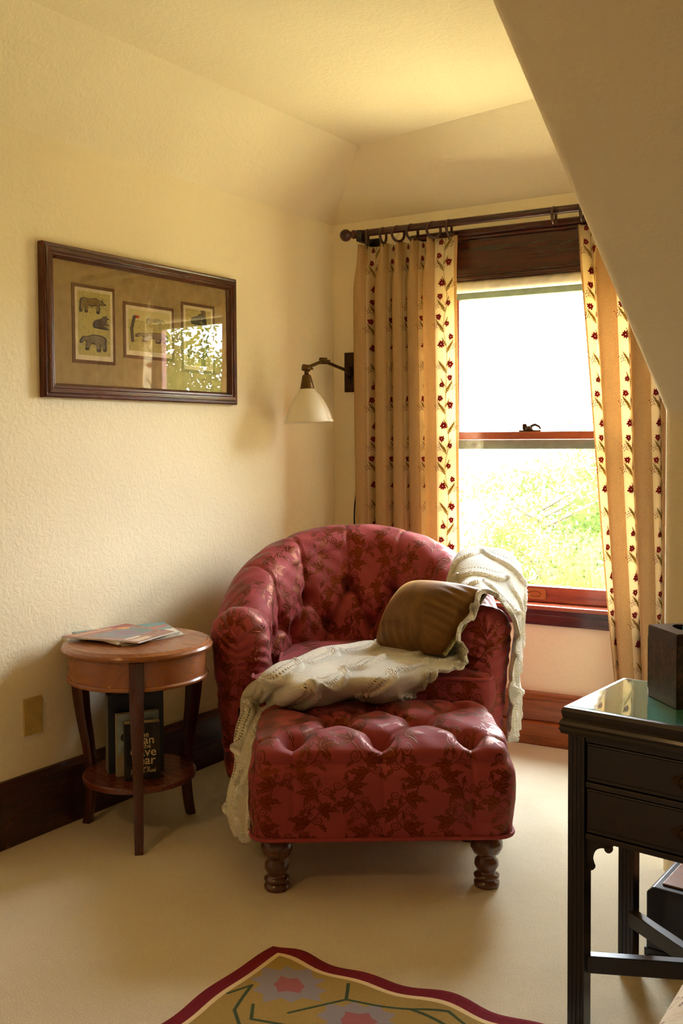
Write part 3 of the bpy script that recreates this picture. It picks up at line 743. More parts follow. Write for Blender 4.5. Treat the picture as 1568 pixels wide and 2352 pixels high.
# ---------------------------------------------------------------- ottoman
ott = thing('tufted_ottoman', 'deep buttoned red leaf brocade ottoman on turned legs before the armchair', 'ottoman', M=CH)
OW, OV0, OV1, OZ0, OZ1 = .348, -.065, .375, .150, .396
def ott_pt(x, y, z, r=.055):                     # rounded box, softer on top
    cx, cy, cz = np.clip(x, -OW+r, OW-r), np.clip(y, OV0+r, OV1-r), np.clip(z, OZ0+.012, OZ1-r)
    d = np.stack([x-cx, y-cy, z-cz], -1); L = np.linalg.norm(d, axis=-1, keepdims=True); m = np.abs(d).max(-1, keepdims=True)
    p = np.stack([cx, cy, cz], -1)+np.where(L > 1e-9, d/np.maximum(L, 1e-9)*m, 0)
    hz = np.clip((p[..., 2]-OZ0)/(OZ1-OZ0), 0, 1)**2                 # domed top, falling away to the edges
    p[..., 2] = p[..., 2]-hz*(.036*np.exp(-((p[..., 1]-OV0)/.055)**2)+.018*np.exp(-((OW-np.abs(p[..., 0]))/.05)**2))
    return p
ob = [(-.235, .012), (0., .012), (.235, .012), (-.118, .145), (.118, .145), (-.235, .29), (0, .29), (.235, .29)]
def ott_disp(p, nx):
    x, y, z = p[..., 0], p[..., 1], p[..., 2]; top = np.clip((nx[..., 2]-.25)/.5, 0, 1)
    d = .022*top*np.ones_like(x)
    for bx, by in ob:
        r = np.hypot(x-bx, y-by); d -= top*.046*np.exp(-(r/.028)**2)
    seg = []
    for a in ob:
        for b in ob:
            if a < b and .1 < math.hypot(a[0]-b[0], a[1]-b[1]) < .2: seg.append((a, b))
    for bx in (-.235, 0, .235): seg += [((bx, .012), (bx, OV0-.01)), ((bx, .29), (bx, OV1+.01))]
    for by in (.012, .29): seg += [((-.235, by), (-OW-.01, by)), ((.235, by), (OW+.01, by))]
    for a, b in seg:
        q = seg_d(x, y, a, b); e_ = .22 if (a[0] == b[0] or a[1] == b[1]) else 1.; d -= top*e_*(.012*np.exp(-(q/.007)**2)+.012*np.exp(-(q/.030)**2))
    fr = np.clip(-nx[..., 1]*1.6-.3, 0, 1)*np.clip((z-OZ0)/.1, .35, 1)
    for bx in (-.235, 0, .235): d -= fr*(.0045*np.exp(-((x-bx)/.005)**2)+.003*np.exp(-((x-bx)/.03)**2))
    sdw = np.clip(np.abs(nx[..., 0])*1.6-.3, 0, 1)*np.clip((z-OZ0)/.1, .35, 1)
    for by in (.012, .29): d -= sdw*(.0045*np.exp(-((y-by)/.005)**2)+.003*np.exp(-((y-by)/.03)**2))
    d += .010*(fr+sdw)*np.sin(PI*np.clip((z-OZ0)/(OZ1-OZ0), 0, 1))
    d += .0022*np.sin(x*47+y*31)*np.sin(z*53+x*29)
    return d
om = MB()
def ott_face(X, Y, Z, U, V, flip):
    p = ott_pt(X, Y, Z); a = np.gradient(p, axis=1); b = np.gradient(p, axis=0); nx = np.cross(a, b); nx /= np.maximum(np.linalg.norm(nx, axis=-1, keepdims=True), 1e-9)
    if flip: nx = -nx
    # shared corner rule: use the direction from the rounded core so neighbouring faces agree
    r = .055; core = np.stack([np.clip(X, -OW+r, OW-r), np.clip(Y, OV0+r, OV1-r), np.clip(Z, OZ0+.012, OZ1-r)], -1); dd = p-core; L = np.linalg.norm(dd, axis=-1, keepdims=True)
    nx = np.where(L > 1e-6, dd/np.maximum(L, 1e-9), nx)
    p = p+nx*ott_disp(p, nx)[..., None]; om.grid(p, np.stack([U, V], -1)); return p
def lin2(a, b, n): return np.linspace(a, b, n)
X, Y = np.meshgrid(lin2(-OW, OW, 180), lin2(OV0, OV1, 120)); PT = ott_face(X, Y, np.full_like(X, OZ1), X, Y, False)
X, Z = np.meshgrid(lin2(-OW, OW, 180), lin2(OZ0, OZ1, 60))
PFR = ott_face(X, np.full_like(X, OV0), Z, X, Z-OZ1+OV0, False); ott_face(X, np.full_like(X, OV1), Z, X, -Z, True)
Y, Z = np.meshgrid(lin2(OV0, OV1, 120), lin2(OZ0, OZ1, 60))
ott_face(np.full_like(Y, -OW), Y, Z, Y+.5, Z, True); ott_face(np.full_like(Y, OW), Y, Z, Y+.2, Z, False)
X, Y = np.meshgrid(lin2(-OW, OW, 6), lin2(OV0, OV1, 6)); om.grid(np.stack([X*.96, (Y-.155)*.96+.155, np.full_like(X, OZ0+.004)], -1))
ottb = om.build('upholstered_body', MB_FAB, ott, smooth=True)
wd = ottb.modifiers.new('weld', 'WELD'); wd.merge_threshold = .0006
for bx, by in ob:
    i = np.argmin(np.abs(lin2(-OW, OW, 180)-bx)); j = np.argmin(np.abs(lin2(OV0, OV1, 120)-by)); p = PT[j, i]
    MB().lathe([(.012, -.004), (.0135, 0), (.011, .004), (.006, .0065), (.001, .007)], tuple(p), 14).build('button', MB_FAB, ott, True)
bot = []
for cx_, cy_, a0 in ((OW-.05, OV0+.05, -PI/2), (OW-.05, OV1-.05, 0), (-OW+.05, OV1-.05, PI/2), (-OW+.05, OV0+.05, PI)):
    bot += [(cx_+.052*math.cos(a0+a), cy_+.052*math.sin(a0+a), OZ0+.006) for a in np.linspace(0, PI/2, 8)]
MB().tube(bot, .0055, 8, True).build('piping', MB_FAB, ott, True)
for sx_ in (-1, 1):
    p = [tuple(ott_pt(np.array(sx_*(OW-.004)), np.array(OV0+.003), np.array(z)).ravel()+np.array([sx_*.003, -.004, 0])) for z in np.linspace(OZ0, OZ1-.06, 14)]
    MB().tube(p, .0035, 8).build('piping', MB_FAB, ott, True)
for x, y in ((-.282, 0), (.282, 0), (-.282, .315), (.282, .315)): turned_leg(.154, .0435, 'leg', ott, x, y)

# ---------------------------------------------------------------- pillow
def pillow():
    BL, BR, TR, TL = chp(858, 1490, .68), chp(1018, 1508, .44), chp(1122, 1352, .52), chp(944, 1336, .78)
    n_ = np.cross(BR-BL, TL-BL); n_ /= np.linalg.norm(n_)
    if n_[1] > 0: n_ = -n_
    N = 44; g = np.linspace(0, 1, N); S, T = np.meshgrid(g, g); mb = MB()
    base = ((1-S)*(1-T))[..., None]*BL+(S*(1-T))[..., None]*BR+(S*T)[..., None]*TR+((1-S)*T)[..., None]*TL
    cx, cy = 2*S-1, 2*T-1
    c0 = (BL+BR+TR+TL)/4
    pull = 1-.035*(1-cx**2)*cy**2-.035*(1-cy**2)*cx**2-.04*cx**4*cy**4         # edges pulled in between the corners
    base = c0+(base-c0)*pull[..., None]
    thick = (np.clip(1-np.abs(cx)**2.4, 0, 1)*np.clip(1-np.abs(cy)**2.4, 0, 1))**.55
    wr = .008*np.sin(cx*26+3*cy)*np.exp(-((cy+1)/.35)**2)+.009*np.sin(cy*30+2*cx)*np.exp(-((cx-1)/.35)**2)
    A = base+n_*(.112*thick+wr*thick)[..., None]; B_ = base-n_*(.055*thick)[..., None]
    mb.grid(A, np.stack([S, T], -1)*.3); mb.grid(B_[:, ::-1], np.stack([S, T], -1)*.3)
    m = Mat('brown velvet', (104, 70, 26), .55, spec=.2); m.b.inputs['Sheen Weight'].default_value = .9; m.b.inputs['Sheen Roughness'].default_value = .3; m.b.inputs['Sheen Tint'].default_value = lin((196, 150, 86))
    v = m.coord(); nn = m.noise(v, 9, 4, .6, .8); m.color(m.ramp(nn, [(.3, (84, 54, 20)), (.7, (122, 84, 36))])); m.bump(m.noise(v, 500, 2), .12, .001, m.bump(nn, .25, .01))
    t = thing('velvet_pillow', 'brown velvet throw pillow with beaded edge on the armchair', 'pillow', M=CH)
    cov = mb.build('cover', m.m, t, smooth=True); cov.modifiers.new('weld', 'WELD').merge_threshold = .0005
    fr = MB(); edge = base[:, -1]; edgeP = smooth_path(edge[::4], 60); out = (base[:, -1]-base[:, -4]).mean(0); out /= np.linalg.norm(out)
    MB().tube(edgeP, .004, 8).build('trim_band', plain('olive gold braid', (120, 104, 44), .5), t, True)
    for i in range(1, 60):
        p = edgeP[i]; a = p+n_*.004; dr = out*.75+n_*.35+np.array([0, -.25, -.35]); dr /= np.linalg.norm(dr)
        e = a+dr*(.020+.004*random.random())
        fr.tube([a, (a+e)/2, e], [.0012, .0015, .0010], 5); q = Matrix.Identity(4)
        fr.lathe([(.0005, -.004), (.0026, -.002), (.003, 0), (.0024, .002), (.0005, .004)], tuple(e), 6)
    bm = Mat('clear gold beads', (150, 140, 84), .12, .2, .8); f = fr.build('bead_fringe', bm.m, t, True); f['kind'] = 'stuff'
pillow()

# ---------------------------------------------------------------- knitted throw: drape from right arm over the seat to the floor at the left
def throw():
    R = []
    c = lambda *p: np.array(p, float)
    cs = lambda *p: np.array(p, float)+np.array([-.036, 0, 0])
    R.append([cs(.515, .84, .235), cs(.505, .72, .232), cs(.492, .60, .228), cs(.470, .50, .235)])
    R.append([cs(.520, .84, .38), cs(.505, .72, .38), cs(.490, .60, .38), cs(.468, .49, .38)])
    R.append([cs(.535, .84, .55), cs(.515, .72, .53), cs(.495, .60, .53), cs(.475, .48, .53)])
    R.append([cs(.540, .87, .72), cs(.520, .74, .665), cs(.490, .60, .635), cs(.474, .47, .625)])
    R.append([cs(.490, .91, .800), cs(.465, .76, .735), cs(.430, .60, .695), cs(.425, .455, .694)])
    R.append([cs(.400, .88, .815), cs(.395, .76, .755), cs(.380, .60, .717), cs(.378, .445, .715)])
    R.append([cs(.345, .86, .760), cs(.345, .74, .720), cs(.340, .60, .690), chp(1096, 1416, .445)])
    R.append([cs(.315, .84, .640), cs(.318, .72, .625), cs(.315, .60, .610), chp(1064, 1458, .44)])
    R.append([cs(.290, .82, .530), cs(.300, .70, .525), cs(.305, .57, .530), chp(1072, 1500, .43)])
    R.append([chz(930, 1478, .500), chz(985, 1499, .502), chz(1045, 1520, .495), chp(1072, 1532, .405)])
    R.append([chz(820, 1483, .505), chz(890, 1508, .512), chz(960, 1530, .508), chz(1005, 1556, .488)])
    R.append([chz(705, 1506, .500), chz(790, 1540, .508), chz(870, 1566, .500), chp(935, 1602, .385)])
    R.append([chz(615, 1545, .488), chz(700, 1580, .500), chp(790, 1620, .40), chp(865, 1652, .345)])
    R.append([chp(563, 1585, .415), chp(640, 1622, .385), chp(715, 1656, .31), chp(770, 1690, .24)])
    R.append([chp(551, 1640, .385), chp(600, 1665, .33), chp(655, 1690, .24), chp(690, 1712, .175)])
    R.append([chp(548, 1700, .34), chp(580, 1708, .26), chp(612, 1724, .175), chp(636, 1742, .12)])
    R.append([chp(546, 1752, .29), chp(563, 1760, .21), chp(590, 1770, .12), chp(606, 1782, .06)])
    R.append([chp(533, 1806, .24), chp(548, 1815, .17), chp(572, 1822, .09), chp(584, 1830, .02)])
    R.append([chp(534, 1862, .20), chp(548, 1868, .13), chp(562, 1876, .06), chp(577, 1880, .00)])
    R.append([chp(550, 1915, .14), chp(556, 1922, .09), chp(567, 1928, .04), chp(580, 1932, .00)])
    R = np.array(R); R[:5, 0, 0] += .040; R[:5, 1, 0] += .026; R[:5, 2, 0] += .012; m, k = R.shape[:2]
    nbv, nav = 420, 150
    G = np.array([smooth_path(R[:, j], nbv) for j in range(k)])     # k x nb x 3
    G = np.array([smooth_path(G[:, i], nav) for i in range(nbv)])   # nb x na x 3
    db = np.linalg.norm(np.diff(G, axis=0), axis=2); Lb = np.concatenate([[0], np.cumsum(db.mean(1))])
    da = np.linalg.norm(np.diff(G, axis=1), axis=2)
    wid = np.linspace(0, .42, nav)
    Aw = np.repeat(wid[None], nbv, 0); Bw = np.repeat(Lb[:, None], nav, 1)
    a = np.gradient(G, axis=1); b = np.gradient(G, axis=0); nrm_ = np.cross(b, a); nrm_ /= np.maximum(np.linalg.norm(nrm_, axis=2, keepdims=True), 1e-9)
    if nrm_[nbv//2, nav//2, 2] < 0: nrm_ = -nrm_
    # pattern runs across the seat: fans point towards the front edge
    sq = np.clip(1-np.abs(Bw-.95)/.5, 0, 1)
    hgt = .0125*knit_height(Bw, .42-Aw)
    soft = .006*np.sin(Aw*34+Bw*7)*np.sin(Bw*11+1)+.004*np.sin(Bw*31+Aw*9)
    hang = np.clip((Lb[:, None]-1.35)/.3, 0, 1)+np.clip((.35-Lb[:, None])/.3, 0, 1)
    fold = hang*.010*np.sin(Aw*70+Bw*3)
    edge = .007*np.sin(Bw*2*PI/.075)*np.exp(-((.42-Aw)/.02)**2)      # scalloped hem
    G2 = G+nrm_*(hgt+soft+fold+.004)[..., None]+(a/np.maximum(np.linalg.norm(a, axis=2, keepdims=True), 1e-9))*edge[..., None]
    o = MB().grid(G2, np.stack([Bw, .42-Aw], -1)).build('knitted_throw', M_KNIT, smooth=True, M=CH)
    s = o.modifiers.new('thick', 'SOLIDIFY'); s.thickness = .006; s.offset = -1
    tag(o, 'cream fan pattern knitted throw draped over armchair seat and ottoman', 'throw blanket')
throw()

# ---------------------------------------------------------------- framed print on the left wall
pf = thing('framed_print', 'long walnut framed print of three animal engravings on the cream wall', 'picture frame', loc=(XA, 0, 0))
FY0, FY1, FZ0, FZ1 = 2.012, 2.920, 1.336, 1.808
prof = [(0, 0), (0, .020), (.006, .026), (.012, .024), (.016, .030), (.026, .032), (.031, .026), (.036, .027), (.042, .018), (.045, .012), (.045, 0)]   # (inwards, off the wall)
def member(a, b, inn, name, mat):
    a, b, inn = (np.array(q, float) for q in (a, b, inn)); d = (b-a)/np.linalg.norm(b-a); vs = []
    for q, s_ in ((a, 1), (b, -1)):
        for w_, h_ in prof: p = q+inn*w_+d*s_*w_; vs.append((h_, p[0], p[1]))
    n = len(prof); MB().add(vs, [(i, i+1, n+i+1, n+i) for i in range(n-1)]+[tuple(range(n)), tuple(range(2*n-1, n-1, -1))]).build(name, mat, pf, bevel=.0008)
member((FY0, FZ1), (FY1, FZ1), (0, -1), 'frame_rail', M_FRAME); member((FY0, FZ0), (FY1, FZ0), (0, 1), 'frame_rail', M_FRAME)
member((FY0, FZ0), (FY0, FZ1), (1, 0), 'frame_stile', M_FRAMEZ); member((FY1, FZ0), (FY1, FZ1), (-1, 0), 'frame_stile', M_FRAMEZ)
MB().box(.001, .008, FY0+.03, FY1-.03, FZ0+.03, FZ1-.03).build('mat_board', plain('tan mat board', (168, 140, 92), .9), pf)
def bear(T, x, y, s, col, dk, kind):
    body = {0: [(-1, -.1), (-.95, .35), (-.6, .55), (-.1, .5), (.3, .62), (.6, .45), (.85, .45), (.95, .25), (1.15, .12), (1.1, .0), (.8, -.02), (.65, -.1), (.62, -.8), (.35, -.8), (.38, -.2), (.0, -.22), (-.3, -.2), (-.35, -.8), (-.62, -.8), (-.6, -.3), (-.8, -.8), (-1.02, -.8)],
            1: [(-.7, -.7), (-.8, -.2), (-.5, .3), (.1, .55), (.35, .85), (.65, .95), (.85, .75), (1.05, .6), (.85, .5), (.75, .3), (.7, .0), (1.0, -.1), (.95, -.25), (.55, -.2), (.6, -.55), (.95, -.62), (.9, -.78), (.2, -.8)],
            2: [(1, -.1), (1.0, .35), (.6, .6), (.0, .62), (-.4, .45), (-.75, .4), (-.95, .1), (-1.0, -.15), (-.85, -.2), (-.6, .0), (-.5, -.2), (-.6, -.7), (-.35, -.75), (-.15, -.25), (.2, -.3), (.25, -.8), (.55, -.8), (.6, -.3), (.75, -.75), (1.0, -.7)]}[kind]
    p = np.array(body); p = smooth_path(np.vstack([p, p[:1]]), 110); T.poly(np.c_[x+p[:, 0]*s, y+p[:, 1]*s*.8], dk)
    T.poly(np.c_[x+p[:, 0]*s*.86, y+.05*s+p[:, 1]*s*.62], col, .8)
    for i in range(150):
        q = RNG.uniform(-.85, .85, 2); T.stroke([(x+q[0]*s, y+q[1]*.35*s), (x+(q[0]+.1)*s, y+(q[1]*.35-.06)*s)], 1.2, dk, .6)
def engraving(kind):
    T = Tex(220, 400, (176, 158, 88)); n = RNG.random((400, 220)); T.a[..., :3] *= (.85+.3*n)[..., None]
    for i in range(260):
        x, y = RNG.uniform(0, 220), RNG.uniform(0, 400); c = [(112, 108, 44), (148, 132, 60), (86, 80, 38), (190, 172, 104)][i % 4]
        a = RNG.uniform(.6, 2.5); T.stroke([(x, y), (x+16*math.cos(a), y+16*math.sin(a))], 2.5, c, .6)
    if kind == 0:
        bear(T, 95, 325, 84, (140, 112, 44), (54, 42, 22), 0); bear(T, 148, 212, 62, (84, 66, 40), (40, 30, 20), 1); bear(T, 100, 88, 92, (138, 120, 82), (60, 50, 34), 2)
    elif kind == 1:
        T.rect(0, 300, 220, 400, (206, 190, 130), .7); bear(T, 120, 150, 88, (150, 130, 90), (70, 58, 36), 2); T.disc((40, 330), 16, (170, 40, 28)); T.stroke([(30, 330), (16, 210), (20, 90)], 16, (60, 52, 30)); bear(T, 140, 310, 48, (190, 172, 120), (96, 80, 48), 0)
    else:
        T.stroke([(150, 0), (140, 140), (168, 280), (150, 400)], 40, (86, 66, 34)); bear(T, 92, 330, 60, (96, 84, 44), (44, 36, 20), 1); T.stroke([(160, 330), (196, 220), (180, 80)], 26, (40, 32, 22)); bear(T, 80, 100, 66, (150, 118, 60), (66, 48, 26), 0)
    return T.image('engraving %d' % kind)
M_MATB = plain('brown inner mat', (112, 78, 46), .9); M_PAPER = plain('ivory print paper', (224, 204, 164), .9)
def image_mat(name, im, rough=.7):
    m = Mat(name, rough=rough, spec=.3); t = m.n('TexImage'); t.image = im; tc = m.n('TexCoord'); m.l(tc.outputs['UV'], t.inputs['Vector'])
    v = m.coord(); n_ = m.noise(v, 60, 3); c = m.n('Mix', data_type='RGBA', blend_type='MULTIPLY'); c.inputs[0].default_value = .12; m.l(t.outputs[0], c.inputs[6]); m.l(m.ramp(n_, [(.3, (.7, .7, .7, 1)), (.7, (1, 1, 1, 1))]), c.inputs[7]); m.color(c.outputs[2]); return m.m
for i, (a, b, z0, z1) in enumerate(((2.135, 2.315, 1.449, 1.699), (2.352, 2.592, 1.478, 1.665), (2.630, 2.808, 1.445, 1.695))):
    MB().box(.008, .0092, a, b, z0, z1).build('print_border', M_MATB, pf)
    e = .011; MB().box(.0092, .0096, a+e, b-e, z0+e, z1-e).build('print_paper', M_PAPER, pf)
    e = .022; y0, y1, q0, q1 = a+e, b-e, z0+e+.004, z1-e
    MB().add([(.0102, y0, q0), (.0102, y1, q0), (.0102, y1, q1), (.0102, y0, q1)], [(0, 1, 2, 3)], [(0, 0), (1, 0), (1, 1), (0, 1)]).build('engraving', image_mat('engraving print %d' % i, engraving(i)), pf)
MB().box(.0125, .0145, FY0+.036, FY1-.036, FZ0+.036, FZ1-.036).build('glass', M_PICG, pf)

# ---------------------------------------------------------------- blank wall plate
wp = thing('wall_plate', 'blank almond plastic wall plate with two screws beside the side table', 'wall plate', loc=(XA, 1.962, .369))
MB().box(0, .006, -.035, .035, -.057, .057).build('plate', M_PLATE, wp, bevel=.003)
for z in (-.042, .042):
    s_ = MB().lathe([(.0034, 0), (.0034, .0012), (.002, .0018)], (.006, 0, z), 14, Matrix.Rotation(PI/2, 4, 'Y')).build('screw', M_PLATE, wp, True)
    MB().box(.0076, .0079, -.0006, .0006, z-.0028, z+.0028).build('slot', M_BRONZE, s_)

# ---------------------------------------------------------------- swing arm wall lamp
LP = at_depth(705.5, 930, 3.9)
lamp = thing('wall_lamp', 'swing arm bronze wall lamp with white ribbed glass shade', 'wall lamp')
pl = WB @ Vector((.105, -.001, 1.492)); PLM = WB @ Matrix.Translation((.105, 0, 1.492))
bp_ = MB(); bp_.hexa([PLM @ Vector(q) for q in ((-.047, 0, -.085), (.047, 0, -.085), (.047, 0, .085), (-.047, 0, .085), (-.047, -.010, -.085), (.047, -.010, -.085), (.047, -.010, .085), (-.047, -.010, .085))])
bp_.hexa([PLM @ Vector(q) for q in ((-.047, -.010, -.085), (.047, -.010, -.085), (.047, -.010, .085), (-.047, -.010, .085), (-.034, -.018, -.070), (.034, -.018, -.070), (.034, -.018, .070), (-.034, -.018, .070))])
bp_.build('backplate', M_BRONZE, lamp, bevel=.001)
k0 = np.array(PLM @ Vector((0, -.05, .0))); k1 = at_depth(742, 829, 4.0); k2 = at_depth(703, 845, 3.9)
def tube2(a, b, r, name, mat=M_BRASS): return MB().tube([a, b], r, 14).build(name, mat, lamp, True, split=.7)
tube2(np.array(PLM @ Vector((0, -.016, 0))), k0, .012, 'wall_joint', M_BRONZE)
MB().lathe([(.013, -.02), (.015, -.012), (.015, .012), (.013, .02)], tuple(k0), 18).build('wall_knuckle', M_BRONZE, lamp, True)
MB().lathe([(.004, -.055), (.008, -.045), (.008, -.02)], tuple(k0), 12).build('switch_key', M_BRONZE, lamp, True)
tube2(k0, k1, .0068, 'arm'); tube2(k1, k2, .0068, 'arm')
def knuckle(c, ax, name):
    q = Vector(ax).to_track_quat('Z', 'Y').to_matrix().to_4x4()
    o = MB().lathe([(.004, -.017), (.012, -.016), (.0135, -.012), (.0135, -.001), (.011, 0), (.0135, .001), (.0135, .012), (.012, .016), (.004, .017)], tuple(c), 20, q).build(name, M_BRASS, lamp, True, split=.8)
    e = np.array(c)+np.array(q.to_3x3() @ Vector((0, 0, .028))); MB().tube([np.array(c)+np.array(q.to_3x3() @ Vector((0, 0, .015))), e], .0045, 8).build('wing_screw', M_BRASS, o, True)
knuckle(k1, tuple(CR), 'elbow_joint'); knuckle(k2, tuple(CR*.9-CU*.1+CW*.3), 'shade_joint')
TILT = Matrix.Rotation(-.045, 4, Vector(CW))
sk = LP.copy(); zt_ = float(k2[2])
def up(dz): return np.array(k2)+np.array(TILT.to_3x3() @ Vector((0, 0, dz)))
MB().lathe([(.006, -.026), (.009, -.024), (.009, -.014), (.006, -.012), (.006, 0)], tuple(k2), 14, TILT).build('swivel_neck', M_BRASS, lamp, True)
MB().lathe([(.0275, -.083), (.0278, -.080), (.018, -.034), (.016, -.029), (.012, -.026), (.004, -.025)], tuple(k2), 28, TILT).build('socket_cup', M_BRASS, lamp, True, split=.7)
def glass_shade():
    m = Mat('ribbed milk glass', (246, 240, 222), .18, spec=.5); v = m.coord('UV', (1, 1, 1))
    w1 = m.n('TexWave', wave_profile='SIN'); w1.inputs['Scale'].default_value = 18; m.l(v, w1.inputs['Vector'])
    v2 = m.coord('UV', (1, 1, 1), (0, 0, PI/2)); w2 = m.n('TexWave'); w2.inputs['Scale'].default_value = 9; m.l(v2, w2.inputs['Vector'])
    b = m.bump(w1.outputs['Fac'], .25, .0015); m.bump(w2.outputs['Fac'], .2, .0015, b)
    tl = m.n('BsdfTranslucent'); tl.inputs[0].default_value = lin((248, 242, 226)); mx = m.n('MixShader'); mx.inputs[0].default_value = .45
    m.l(m.b.outputs[0], mx.inputs[1]); m.l(tl.outputs[0], mx.inputs[2]); m.l(mx.outputs[0], m.out.inputs['Surface']); return m.m
pr_ = [(.027, -.084), (.031, -.087), (.034, -.096), (.046, -.110), (.058, -.128), (.070, -.150), (.079, -.170), (.086, -.190), (.0895, -.205), (.0935, -.209), (.0935, -.213), (.089, -.213)]
nl = 64; G = np.zeros((len(pr_), nl+1, 3)); U = np.zeros((len(pr_), nl+1, 2))
for j, (r_, z_) in enumerate(pr_):
    for i in range(nl+1):
        a = 2*PI*i/nl; q = TILT.to_3x3() @ Vector((r_*math.cos(a), r_*math.sin(a), z_)); G[j, i] = np.array(k2)+np.array(q); U[j, i] = (i/nl*2, -z_*10)
sh = MB().grid(G, U).build('glass_shade', glass_shade(), lamp, True); sh.modifiers.new('thick', 'SOLIDIFY').thickness = .003
cordp = [wb(.110, .010, 1.41), wb(.113, .012, 1.25), wb(.112, .010, 1.10), wb(.114, .012, .98), wb(.104, .012, .86), wb(.11, .012, .50), wb(.10, .03, .24), wb(.09, .065, .006)]
tag(MB().tube([tuple(q) for q in smooth_path([np.array(c_) for c_ in cordp], 40)], .0032, 8).build('lamp_cord', M_CORD, smooth=True), 'thin black lamp cord hanging down the wall behind the armchair', 'cord')

# ---------------------------------------------------------------- round side table
TX, TY = -2.215, 2.172
tb = thing('side_table', 'round cherry side table with three curved legs and a lower shelf', 'side table', loc=(TX, TY, 0))
MB().lathe([(.001, .590), (.205, .590), (.210, .591), (.214, .588), (.219, .588), (.226, .584), (.229, .577), (.226, .570), (.216, .565), (.001, .565)], n=96).build('top', M_TABLE, tb, True, split=.5)
ap_ = MB().lathe([(.19, .566), (.209, .566), (.209, .492), (.19, .492)], n=96, cap=False).build('apron', M_TABLE, tb, True, split=.5)
MB().lathe([(.19, .493), (.212, .492), (.215, .487), (.214, .481), (.208, .478), (.19, .478)], n=96, cap=False).build('bead', M_TABLE, ap_, True, split=.6)
MB().lathe([(.001, .186), (.168, .186), (.172, .183), (.172, .171), (.168, .168), (.001, .168)], n=80).build('shelf', M_TABSH, tb, True, split=.5)
fl_ = np.array([(-2.099, 2.052), (-2.418, 2.115), (-2.173, 2.366)])
for q in fl_:
    a = math.atan2(q[1]-TY, q[0]-TX); e = np.array([math.cos(a), math.sin(a)]); tng = np.array([-e[1], e[0]])
    ctl = [(.212, .566, .021, .014), (.213, .50, .021, .014), (.214, .46, .021, .018), (.211, .41, .020, .019), (.203, .34, .018, .017), (.190, .27, .016, .016), (.181, .21, .015, .014), (.177, .17, .0145, .0125), (.178, .12, .0140, .012), (.185, .05, .0135, .012), (.194, 0., .0125, .012)]
    cc = smooth_path(ctl, 34); mb = MB(); vs = []
    for r_, z_, hw_, hd_ in cc:
        for s1, s2 in ((-1, -1), (1, -1), (1, 1), (-1, 1)): p = e*(r_-.006+s2*hd_)+tng*s1*hw_; vs.append((p[0], p[1], z_))
    n = len(cc); mb.add(vs, [(j*4+i, j*4+(i+1) % 4, (j+1)*4+(i+1) % 4, (j+1)*4+i) for j in range(n-1) for i in range(4)]+[(3, 2, 1, 0), tuple((n-1)*4+i for i in range(4))])
    mb.build('leg', M_TABLEZ, tb, True, bevel=.002, split=.6)
# magazines on the table
def mag_image(k):
    T = Tex(300, 400, [(150, 108, 100), (120, 138, 140), (196, 190, 178)][k])
    T.a[..., :3] *= (.85+.3*soft_noise(400, 300, 24))[..., None]
    if k == 0:
        T.rect(0, 330, 300, 400, (160, 74, 76)); T.rect(20, 345, 200, 385, (190, 160, 130), .8); T.rect(40, 120, 250, 300, (110, 120, 138), .8); T.disc((150, 210), 55, (126, 96, 130), .7); T.rect(20, 20, 130, 70, (216, 196, 170), .8); T.rect(180, 150, 270, 250, (90, 120, 120), .7); T.rect(30, 90, 110, 110, (226, 216, 200)); T.disc((215, 320), 26, (214, 146, 80))
    elif k == 1:
        T.rect(0, 320, 300, 400, (88, 138, 146)); T.rect(150, 250, 290, 300, (186, 90, 86), .9); T.disc((120, 330), 30, (222, 150, 84)); T.rect(0, 0, 300, 160, (214, 208, 196))
    else: T.rect(30, 300, 270, 360, (120, 120, 128), .7); T.rect(30, 40, 270, 280, (170, 176, 170), .8)
    return T.image('magazine cover %d' % k)
def magazine(name, label, px4, z, th, k):
    c4 = [at(x, y, 2, z+th) for x, y in px4]
    o = thing(name, label, 'magazine', group='magazines on the side table')
    lo = [(p[0], p[1], z) for p in c4]; hi = [(p[0], p[1], z+th*.86) for p in c4]; tp = [(p[0], p[1], z+th) for p in c4]
    MB().hexa(lo+hi).build('pages', plain('magazine paper', (222, 216, 204), .7), o)
    MB().add(tp, [(0, 1, 2, 3)], [(0, 0), (1, 0), (1, 1), (0, 1)]).build('cover', image_mat('magazine cover', mag_image(k), .25), o)
magazine('magazine', 'white magazine at the bottom of the pile on the round table', [(282, 1482), (424, 1456), (385, 1434), (200, 1442)], .591, .004, 2)
magazine('magazine', 'blue and orange magazine in the middle of the pile on the round table', [(270, 1478), (412, 1452), (375, 1428), (165, 1452)], .5955, .005, 1)
magazine('magazine', 'large reddish magazine on top of the pile on the round table', [(318, 1475), (402, 1450), (290, 1432), (141, 1462)], .6010, .004, 0)
